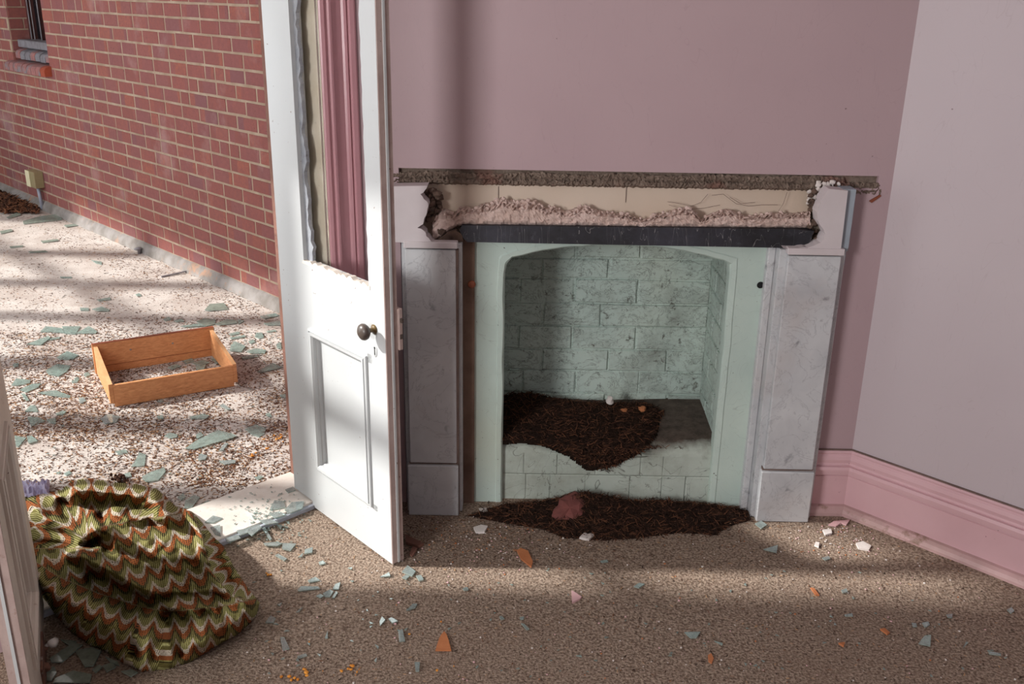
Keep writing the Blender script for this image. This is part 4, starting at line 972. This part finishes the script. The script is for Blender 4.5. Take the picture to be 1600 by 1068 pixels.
# ================================================================== LITTER (uncountable)
dens = [(0, 300, 60, 340, .9), (0, 520, 280, 690, 1.3), (0, 520, 450, 560, .3), (200, 600, 460, 760, .7), (60, 660, 300, 760, .35), (150, 495, 450, 600, .6), (380, 480, 450, 620, .5), (0, 350, 440, 540, .22), (0, 680, 460, 790, .25)]
def litter(r_):
    for _ in range(60):
        x, y = r_.uniform(0, 470), 300 + 500 * r_.random() ** .8
        P_ = at(x, y); s_ = (P_.x + P_.y) * Q; n_ = (P_.y - P_.x) * Q
        if s_ > SB - .03 or n_ < 2.99 or n_ > 9.6: continue
        dd = .10
        for (a, b_, c_, d_, k) in dens:
            if a <= x <= c_ and b_ <= y <= d_: dd = max(dd, k)
        if s_ > SB - .35: dd = max(dd, .5)
        dd *= .4 + 1.2 * (.5 + .5 * math.sin(x * .05 + math.sin(y * .043) * 2) * math.sin(y * .06 + x * .013))
        if r_.random() < dd: return (P_.x, P_.y, .0)
    return None
lm = [M['litter_a'], M['litter_b'], M['litter_a'], M['litter_c']]
twigs('leaf_litter', 25000, litter, lm, 'brown leaf litter and bark scattered over the pale verandah floor', .003, .022, .0020, 41, cat='leaf litter', lift=.001, tilt=.15)
twigs('long_twigs', 260, litter, [M['litter_b'], M['litter_a']], 'longer dark twigs among the litter on the verandah floor', .04, .10, .0018, 42, cat='twigs', lift=.002, tilt=.1)
def corner_litter(r_):
    x, y = r_.uniform(0, 60), r_.uniform(300, 335); P_ = at(x, y); s_ = (P_.x + P_.y) * Q
    return (P_.x, P_.y, .01) if s_ < SB - .05 and (P_.y - P_.x) * Q < 10.5 else None
twigs('leaf_drift', 900, corner_litter, [M['litter_b'], M['litter_a']], 'drift of dead leaves at the far end by the brick wall', .03, .09, .010, 43, cat='leaf litter', tilt=.6)
def on_carpet(r_):
    for _ in range(20):
        k = r_.random()
        if k < .45: x, y = r_.gauss(900, 220), r_.gauss(830, 28)
        elif k < .6: x, y = r_.gauss(680, 60), r_.gauss(840, 25)
        else: x, y = r_.uniform(380, 1600), r_.uniform(820, 1068)
        P_ = at(x, y)
        if P_.y > 3.05 or (P_.x + P_.y) * Q > 3.03 or (P_.y - P_.x) * Q > 2.68: continue
        return (P_.x, P_.y, .002)
twigs('carpet_grit', 1500, on_carpet, [M['litter_b'], M['litter_a'], M['litter_c'], M['soot_twig']], 'fine dark grit and bark trodden into the brown carpet', .004, .016, .0016, 44, cat='grit', lift=.001, tilt=.2)
mb = MB(); r4 = random.Random(12)
for _ in range(620):
    k = r4.random()
    if k < .5: x, y = r4.uniform(380, 1600), r4.uniform(840, 1068)
    elif k < .75: x, y = r4.gauss(1310, 40), r4.gauss(845, 22)
    else: x, y = r4.gauss(760, 70), r4.gauss(845, 22)
    P_ = at(x, y)
    if P_.y > 3.05 or (P_.x + P_.y) * Q > 3.03 or (P_.y - P_.x) * Q > 2.68: continue
    mb.lump((P_.x, P_.y, .003), r4.uniform(.0012, .0038), r4, r4.choice((0, 0, 0, 1, 2, 2)), .7)
tag(mb.build('plaster_crumbs', [M['chip_white'], M['terracotta'], M['chip_pink']]), 'tiny crumbs of white, pink and orange plaster over the carpet', 'crumbs', None, 'stuff')
mb = MB(); r4 = random.Random(13)
for (cx_, cy_, sx, sy, n) in ((480, 1050, 7, 5, 7), (545, 1045, 9, 8, 9), (455, 1062, 8, 3, 6), (438, 686, 5, 5, 12), (413, 688, 3, 2, 5), (422, 899, 3, 2, 4), (420, 702, 4, 2, 5), (392, 712, 5, 2, 5), (650, 1005, 60, 40, 5)):
    for _ in range(n):
        P_ = at(r4.gauss(cx_, sx), r4.gauss(cy_, sy)); mb.lump((P_.x, P_.y, .006), r4.uniform(.002, .0065), r4, 0, .8)
tag(mb.build('foam_crumbs', M['foam']), 'yellow crumbs of rotten foam in small clusters on the floor', 'crumbs', None, 'stuff')
# ================================================================== CHIPS
def chip(name, pts, mat, label, cat, th=.006, z=.002):
    P = [at(x, y, z) for x, y in pts]; c_ = sum(P, Vector()) / len(P); m_ = MB()
    m_.prism([p - c_ for p in P][::-1] if False else [p - c_ for p in P], (0, 0, th)); o = m_.build(name, mat, loc=c_); return tag(o, label, cat)
chip('terracotta_shard', ((680.5, 1017), (705, 1017), (701, 1002), (698, 993), (694, 988), (689, 994), (686, 1000)), M['terracotta'], 'orange terracotta wedge on the carpet near the bottom edge of the photo', 'rubble')
chip('terracotta_shard', ((807.6, 861), (814, 874), (830, 887), (832.5, 879), (825, 862), (814, 858)), M['terracotta'], 'orange terracotta wedge on the carpet in the shade in front of the hearth', 'rubble')
chip('plaster_chip', ((893, 924), (894, 943), (906, 937), (908.6, 934), (900, 928)), M['chip_pink'], 'pink triangular plaster chip on the carpet just below the sunlit strip', 'plaster')
chip('plaster_chip', ((1337, 850), (1341, 858), (1357, 861), (1361, 854), (1348, 847)), M['chip_white'], 'whitish curled plaster chip on the carpet between fireplace and right wall', 'plaster')
chip('plaster_chip', ((1294, 821), (1303, 815), (1328, 813), (1322, 821), (1314, 818), (1306, 823)), M['chip_pink'], 'long pink flake of plaster lying against the skirting in the corner', 'plaster', .005)
chip('plaster_chip', ((1285, 829), (1298, 828), (1300, 834), (1289, 837)), M['chip_white'], 'small white plaster chip in front of the corner skirting', 'plaster')
chip('plaster_chip', ((1274, 848), (1280, 849), (1279, 856), (1272, 853)), M['chip_white'], 'small white plaster chip left of the curled one', 'plaster')
chip('plaster_chip', ((740, 826), (752, 822), (762, 824), (757, 833), (744, 834)), M['chip_white'], 'grey white plaster flake on the dark carpet left of the hearth drift', 'plaster', .008)
chip('plaster_chip', ((905, 842), (912, 835), (922, 834), (928, 838), (920, 845)), M['chip_white'], 'white plaster flake at the front edge of the dark drift', 'plaster', .008)
chip('plaster_chip', ((748, 795), (760, 794), (762, 799), (752, 800)), M['chip_white'], 'flat white flake beside the foot of the left pier', 'plaster', .004)
chip('terracotta_shard', ((1375, 984), (1382, 983), (1390, 990), (1386, 992)), M['terracotta'], 'small orange chip on the carpet in the lower right', 'rubble', .006)
chip('terracotta_shard', ((1310, 1006), (1320, 1005), (1318, 1011)), M['terracotta'], 'tiny orange chip left of the green glass piece in the lower right', 'rubble', .006)
chip('terracotta_shard', ((1106, 1025), (1111, 1022), (1115, 1030), (1112, 1037), (1107, 1034)), M['terracotta'], 'small leaf-shaped orange chip on the carpet in the lower middle', 'rubble', .005)
chip('terracotta_shard', ((1266, 919), (1272, 920), (1280, 931), (1274, 930)), M['terracotta'], 'orange splinter at the edge of the sunlit strip on the right', 'rubble', .005)
chip('plaster_chip', ((66, 766), (84, 762), (98, 768), (88, 778), (60, 784), (44, 780)), M['purple_film'], 'crumpled lilac plastic scrap behind the curtain', 'plastic', .02) if False else None
m_ = MB(); r5 = random.Random(3); v = []
for j in range(9):
    for i in range(14):
        p = at(32 + i * 3.6, 758 + j * 3.2, .0); v.append((p.x, p.y, .012 + r5.uniform(0, .02)))
m_.add(v, [(j * 14 + i, j * 14 + i + 1, (j + 1) * 14 + i + 1, (j + 1) * 14 + i) for j in range(8) for i in range(13)])
tag(m_.build('plastic_scrap', M['purple_film']), 'crumpled lilac plastic scrap between left door leaf and curtain', 'plastic')
mb = MB(); P_ = at(187, 752); 
for _ in range(22): mb.lump((P_.x + r5.gauss(0, .02), P_.y + r5.gauss(0, .018), .010 + r5.random() * .012), r5.uniform(.006, .011), r5)
tag(mb.build('leaf_clump', M['litter_b']), 'dark brown clump of rotted leaves behind the curtain', 'leaf clump')
# pieces of timber strip and dark hole behind the right door leaf
m_ = MB(); m_.prism([at(634, 838, .004), at(662, 852, .004), (at(655, 856, .004)), at(634, 850, .004)], (0, 0, .01)); tag(m_.build('timber_strip', M['brown_wood']), 'short brown timber strip behind the foot of the white door', 'timber')
m_ = MB(); m_.prism([at(645, 855, .004), at(652, 858, .004), at(644, 871, .004), at(640, 867, .004)], (0, 0, .006)); tag(m_.build('timber_strip', M['brown_wood']), 'stubby brown timber offcut beside the foot of the white door', 'timber')
# ================================================================== BROKEN GLASS, piece by piece
G = {}
def glass_piece(pts, mat, area_, desc=None, th=.0035, z=None):
    global _gi
    _gi += 1
    P = [at(x, y, 0) for x, y in pts]; c_ = sum(P, Vector()) / len(P); rr_ = random.Random(_gi)
    s_, n_ = (c_.x + c_.y) * Q, (c_.y - c_.x) * Q
    base = .0225 if 2.70 < n_ < 2.972 and .6 < s_ < 1.74 else .004
    if n_ > 2.972: base = .001
    if base > .02: P = [at(x, y, .0225) for x, y in pts]; c_ = sum(P, Vector()) / len(P)
    tx_, ty_ = rr_.uniform(-.035, .035), rr_.uniform(-.035, .035); m_ = MB()
    ar = sum((P[i].x - c_.x) * (P[(i + 1) % len(P)].y - c_.y) - (P[(i + 1) % len(P)].x - c_.x) * (P[i].y - c_.y) for i in range(len(P)))
    if ar < 0: P = P[::-1]
    L_ = [Vector((p.x - c_.x, p.y - c_.y, (p.x - c_.x) * tx_ + (p.y - c_.y) * ty_)) for p in P]; zm = min(p.z for p in L_)
    m_.prism(L_, (0, 0, th), 0, 1); o = m_.build('glass_shard', [mat, M['glass_edge']], loc=(c_.x, c_.y, base - zm + rr_.uniform(0, .0015)))
    G.setdefault(area_, []).append((c_, o, desc, abs(ar) / 2))
_gi = 0
gg, gc, gy = M['glass_green'], M['glass_clear'], M['glass_grey']
A = 'on the pale floor near the brick wall, far left'
glass_piece(((36, 347), (62, 340), (94, 336), (97, 344), (37, 351)), gy, A, 'longest grey strip of glass')
for p in (((64, 377), (90, 375), (92, 377), (67, 380)), ((15, 386), (36, 384), (37, 386), (17, 388)), ((45, 394), (71, 392), (75, 394), (47, 396)), ((0, 362), (18, 359), (20, 362), (2, 366)), ((10, 340), (30, 332), (33, 337), (14, 342)), ((100, 353), (118, 350), (122, 353), (104, 356))): glass_piece(p, gy, A)
A = 'in the sunlit bands of the verandah floor'
for p in (((143, 408), (159, 410), (159, 414), (150, 412)), ((94, 433), (112, 433), (112, 434.8), (95, 434.8)), ((152, 469), (172, 465), (173, 469), (155, 471)), ((125, 482), (139, 482), (139, 486), (126, 486)), ((144, 484), (159, 480), (172, 485), (170, 487), (155, 487)), ((212, 461), (218, 459), (221, 463), (215, 464))): glass_piece(p, gg, A)
A = 'on the verandah floor behind the drawer'
for p in (((320, 486), (328, 477), (350, 475), (357, 484), (327, 487)), ((282, 510.5), (312, 506), (320, 510.5), (291, 512)), ((307, 503), (320, 498), (337, 500), (336, 507), (320, 511)), ((336, 507), (355, 500), (369, 502), (371, 506), (345, 509)), ((371, 500), (382, 502), (373, 507)), ((255, 499), (264, 496), (268, 500), (259, 502)), ((272, 502), (284, 499), (288, 503), (276, 504))): glass_piece(p, gy if len(p) > 4 else gg, A)
A = 'between the drawer and the white door'
for p in (((357, 523), (372, 519), (375, 522), (362, 525)), ((359, 528), (380, 525), (385, 527), (362, 531)), ((361, 541), (366, 535), (384, 543), (377, 551), (359, 549)), ((398, 526.5), (401, 521), (410, 521), (412, 528), (405, 530)), ((385, 550), (400, 546), (416, 548), (414, 553), (391, 553)), ((416, 518), (430, 516), (432, 518.5), (419, 520)), ((412, 506), (437, 503), (439, 509), (419, 509)), ((432, 539), (438, 535), (440, 546), (433, 545)), ((402, 582), (426, 568), (441, 575), (409, 583)), ((388, 534), (396, 531), (399, 535), (392, 538)), ((407, 496), (430, 490), (436, 494), (414, 499)), ((376, 559), (398, 555), (404, 558), (380, 562))): glass_piece(p, gg, A)
A = 'on the verandah floor left of the drawer'
for p in (((63, 519), (72, 511), (97, 514), (100, 521)), ((97, 511), (126, 511), (118, 523), (101, 522)), ((118, 522), (139, 511), (152, 519), (150, 522)), ((42, 539), (76, 527), (79, 530), (64, 540)), ((76, 530), (94, 527), (93, 530), (79, 532)), ((89, 559), (105, 549.5), (123, 556), (115, 562), (94, 563)), ((72, 580), (89, 570), (111, 572), (105, 581), (92, 589), (76, 586)), ((20, 570), (29, 568), (29, 573), (22, 574)), ((116, 592), (122, 590), (124, 594), (118, 596)), ((131, 585), (138, 582), (141, 587), (134, 590))): glass_piece(p, gg, A)
A = 'among the leaf litter near the left door leaf'
for p in (((18, 603), (26, 593), (48, 595), (47, 599), (29, 603)), ((31, 610), (50, 601), (64, 600), (60, 606), (42, 614)), ((59, 615), (87, 611), (110, 619), (110, 622), (87, 620)), ((33, 616), (39, 616), (46, 627), (42, 628)), ((39, 644), (47, 635), (55, 634), (60, 644)), ((87, 648), (98, 643), (104, 644), (100, 648), (89, 650)), ((43, 653), (58, 653), (71, 658), (49, 667)), ((73, 657), (87, 654), (88, 663), (79, 662)), ((23, 682), (41, 685), (29, 699), (25, 698)), ((42, 683), (50, 682), (59, 691), (45, 695)), ((112, 596), (124, 594), (121, 598), (113, 599)), ((87, 740), (95, 737), (93, 741)), ((100, 741), (108, 737), (112, 740), (104, 744))): glass_piece(p, gg, A)
A = 'on the verandah floor in front of the drawer'
glass_piece(((289, 702), (308, 689), (340, 674), (362, 680), (370, 684.5), (304, 703)), gg, A, 'largest long green piece of glass')
for p in (((383, 672), (400, 665), (416, 670), (413, 679), (405, 683.5), (394, 680)), ((308, 687), (306, 680), (314, 676), (318, 682)), ((342, 705), (351, 695), (357, 694), (349, 705)), ((257, 682), (265, 677), (278, 680), (276, 684.5), (266, 686)), ((296, 652), (317, 648), (327, 650), (323, 654.5), (300, 656)), ((343, 634), (349, 632), (361, 642), (355, 642)), ((310, 713.5), (314, 710), (324, 713.5), (321, 719), (310, 721)), ((123, 624), (129, 622), (135, 627), (126, 632)), ((157, 655), (170, 648), (187, 652), (183, 660), (165, 664)), ((437, 618), (447, 617), (446, 622), (439, 621)), ((245, 652), (254, 650), (256, 655), (248, 656)), ((415, 648), (421, 646), (425, 652), (419, 652)), ((245, 628), (253, 624), (255, 628)), ((342, 721), (368, 720), (368, 725), (351, 727))): glass_piece(p, gc if rnd.random() < .4 else gg, A)
A = 'on the pale floor just behind the curtain'
for p in (((210, 724), (218, 708), (228, 712), (226, 729), (205, 730)), ((222, 747), (235, 740), (257, 732), (259, 738), (248, 751), (229, 755)), ((290, 783), (303, 775), (312, 778), (298, 797), (288, 795)), ((307, 792), (325, 783), (332, 785.5), (316, 795)), ((180, 706), (196, 703), (200, 708), (186, 711)), ((194, 742), (203, 739), (206, 745), (197, 748)), ((398, 747), (405, 744), (412, 746), (404, 751)), ((278, 778), (286, 772), (290, 778), (283, 783))): glass_piece(p, gg, A)
A = 'on the white threshold'
for p in (((320, 817), (333, 806.5), (348, 810), (333, 818)), ((421, 798), (429, 783), (443, 784), (446, 793), (433, 796)), ((447, 795), (456, 785.5), (475, 784), (473, 795), (449, 804)), ((404, 814), (422, 812), (435, 817), (416, 821)), ((329, 825), (344, 821), (345, 838), (336, 835)), ((420, 803), (436, 800), (447, 805), (430, 810)), ((446, 766), (458, 761), (462, 766), (450, 770)), ((370, 830), (388, 826), (392, 832), (376, 838)), ((352, 843), (372, 836), (376, 842), (356, 849))): glass_piece(p, gc, A)
A = 'on the carpet beside the white threshold'
for p in (((388, 825), (404, 820), (409, 825), (393.5, 839), (387, 833)), ((408, 825), (413, 825), (425, 844.5), (422, 847)), ((433, 823.5), (441, 823.5), (439, 829)), ((412, 852), (429, 850), (442, 851), (433, 856), (416, 856)), ((442, 851), (463, 852), (454, 863), (441, 860)), ((430, 870), (435, 868), (448.5, 876), (444.5, 879)), ((466, 873), (474, 866), (472, 872)), ((477, 861), (489, 858), (488, 866), (475.5, 868)), ((498, 881), (505, 878.5), (509, 882.5), (500, 885))): glass_piece(p, gc, A)
A = 'on the carpet in front of the white door'
for p in (((481, 909.5), (493, 904), (500, 909), (483.6, 912.7)), ((465, 924), (470, 919), (497, 919), (500, 922), (467, 926)), ((520, 923), (524, 915), (532, 912), (529.5, 923)), ((505, 930), (516, 924), (521, 927), (516, 935), (508, 935)), ((494, 934), (501, 931), (506.5, 934), (501, 937)), ((519, 936), (525, 926), (528, 928), (523, 936)), ((594, 904), (608, 897), (610, 903)), ((628, 896), (637, 886.5), (649.5, 896), (644, 903)), ((628, 905), (634, 901), (640, 903), (635, 908)), ((650, 902), (658, 901), (662, 908), (655, 910)), ((544, 890), (551, 889), (549, 892))): glass_piece(p, gc, A)
A = 'on the shaded carpet in the lower left'
for p in (((415, 975.5), (423, 965), (431, 969), (428, 975.5)), ((438, 998.5), (444.5, 998.5), (452.6, 1016), (442, 1019)), ((463, 959), (473, 951), (468, 958)), ((508, 1000), (512, 988), (512.5, 1000)), ((465, 1028), (478, 1024), (480, 1027), (467, 1031)), ((496, 1024), (502, 1026), (500, 1028)), ((593, 974), (597, 966), (602, 971.5), (594, 981)), ((607, 969), (612, 967), (622, 973), (613, 976)), ((622.5, 989), (629, 986), (633, 1004), (624, 1005)), ((635, 957), (645, 946), (652, 946), (649, 952)), ((586, 1009), (592, 1013), (591, 1016)), ((585, 1035), (589, 1030), (588, 1037)), ((648, 1037.6), (656, 1037.6), (655, 1052), (649.5, 1052)), ((433, 947), (441, 944), (438, 949))): glass_piece(p, gc, A)
A = 'on the carpet in the middle of the photo'
for p in (((723, 922), (730, 919), (732, 924), (725, 925)), ((780, 966), (784, 965), (788, 969), (783, 971)), ((812, 967), (819, 966), (818, 970), (813, 970)), ((814, 976.5), (819, 978), (827, 986), (823, 987.5)), ((990, 918.7), (998, 913.5), (1007, 915), (998, 921)), ((1069, 991), (1094, 990), (1088, 999), (1079, 1000)), ((1116, 1004), (1129, 1008), (1128, 1011)), ((938, 879), (948, 877), (950, 880), (940, 881)), ((900, 1027), (907, 1026), (909, 1029))): glass_piece(p, gc, A)
A = 'on the carpet in the right part of the photo'
for p in (((1179, 820.6), (1189, 816), (1198, 822), (1189, 828)), ((1192.6, 861), (1215, 854), (1213, 866)), ((1284, 874), (1294, 871.5), (1297, 875), (1289, 878)), ((1424, 976), (1431, 977), (1432, 982), (1426, 982)), ((1440, 976), (1450, 974), (1452, 979), (1445, 983)), ((1319, 963), (1331, 961), (1332, 965), (1321, 965)), ((1543.5, 1021), (1563, 1024), (1563, 1027), (1545, 1025)), ((1504, 1015), (1509, 1005), (1512, 1007)), ((1314, 925), (1322, 922), (1324, 927), (1316, 929)), ((1573, 955), (1580, 951), (1584, 957), (1579, 961)), ((1478, 963), (1488, 962), (1487, 968), (1480, 967))): glass_piece(p, gc, A)
glass_piece(((1434.6, 1008), (1444, 996), (1454, 995), (1453, 1012)), gg, A, 'blue-green four-cornered piece of glass')
A = 'in the dark beneath the lower edge of the curtain'
for p in (((78, 1031), (115, 1008), (130, 1011), (98, 1037), (81, 1037)), ((118, 1020), (144, 1014), (159, 1020), (147, 1043), (133, 1045)), ((95, 1002), (121, 1005), (112, 1014)), ((69, 1048), (86, 1045), (89, 1054), (81, 1066), (69, 1066)), ((87, 1063), (115, 1051), (144, 1057), (141, 1070), (84, 1070)), ((161, 1043), (176, 1038), (182, 1045), (167, 1053)), ((144, 1049), (155, 1041), (161, 1044), (150, 1054)), ((165, 1028), (185, 1037), (187, 1043), (173, 1037)), ((190, 1052), (206, 1049), (216, 1054), (205, 1060))): glass_piece(p, gy, A)
A = 'inside the drawer frame'
for p in (((262, 574), (276, 570), (284, 573), (270, 578)), ((300, 568), (318, 563), (328, 568), (312, 573)), ((306, 574), (322, 571), (318, 579), (308, 580)), ((330, 562), (344, 557), (350, 566), (338, 570)), ((286, 565), (300, 561), (304, 565), (290, 569))): glass_piece(p, gg, A)
ordn = ['leftmost', 'second from left', 'third from left', 'fourth from left', 'fifth from left', 'sixth from left', 'seventh from left', 'eighth from left', 'ninth from left', 'tenth from left', 'eleventh from left', 'twelfth from left', 'thirteenth from left', 'fourteenth from left', 'fifteenth from left']
for area_, L_ in G.items():
    def pxx(c_): q = CM @ np.array([c_.x, c_.y, -H]); return q[0] / q[2]
    L_.sort(key=lambda t: pxx(t[0])); k = 0
    for c_, o, desc, ar in L_:
        if desc: tag(o, desc + ' ' + area_, 'broken glass', 'broken glass ' + area_)
        else:
            nm = ordn[k] if k < len(L_) - 1 or k < 3 else 'rightmost'
            tag(o, nm + ' glass piece ' + area_, 'broken glass', 'broken glass ' + area_)
        k += 1
# tiny glass splinters nobody could count
mb = MB(); r6 = random.Random(77)
for _ in range(520):
    k = r6.random()
    if k < .3: x, y = r6.gauss(420, 30), r6.gauss(815, 22)
    elif k < .6: x, y = r6.uniform(10, 450), r6.uniform(500, 760)
    elif k < .75: x, y = r6.gauss(390, 30), r6.gauss(535, 18)
    else: x, y = r6.uniform(380, 1580), r6.uniform(890, 1060)
    P_ = at(x, y); s_, n_ = (P_.x + P_.y) * Q, (P_.y - P_.x) * Q
    if s_ > 2.75 or P_.y > 3.05 and n_ < 2.7: continue
    z = .024 if 2.70 < n_ < 2.972 and s_ < 1.7 else .004; a = r6.uniform(0, 6.28); r_ = r6.uniform(.003, .009)
    mb.prism([(P_.x + math.cos(a + t) * r_ * q, P_.y + math.sin(a + t) * r_ * q, z) for t, q in ((0, 1), (2.0, .6), (3.6, r6.uniform(.4, 1)))], (0, 0, .002))
tag(mb.build('glass_splinters', M['glass_edge']), 'tiny bright glass splinters sprinkled over floor, threshold and carpet', 'broken glass', None, 'stuff')
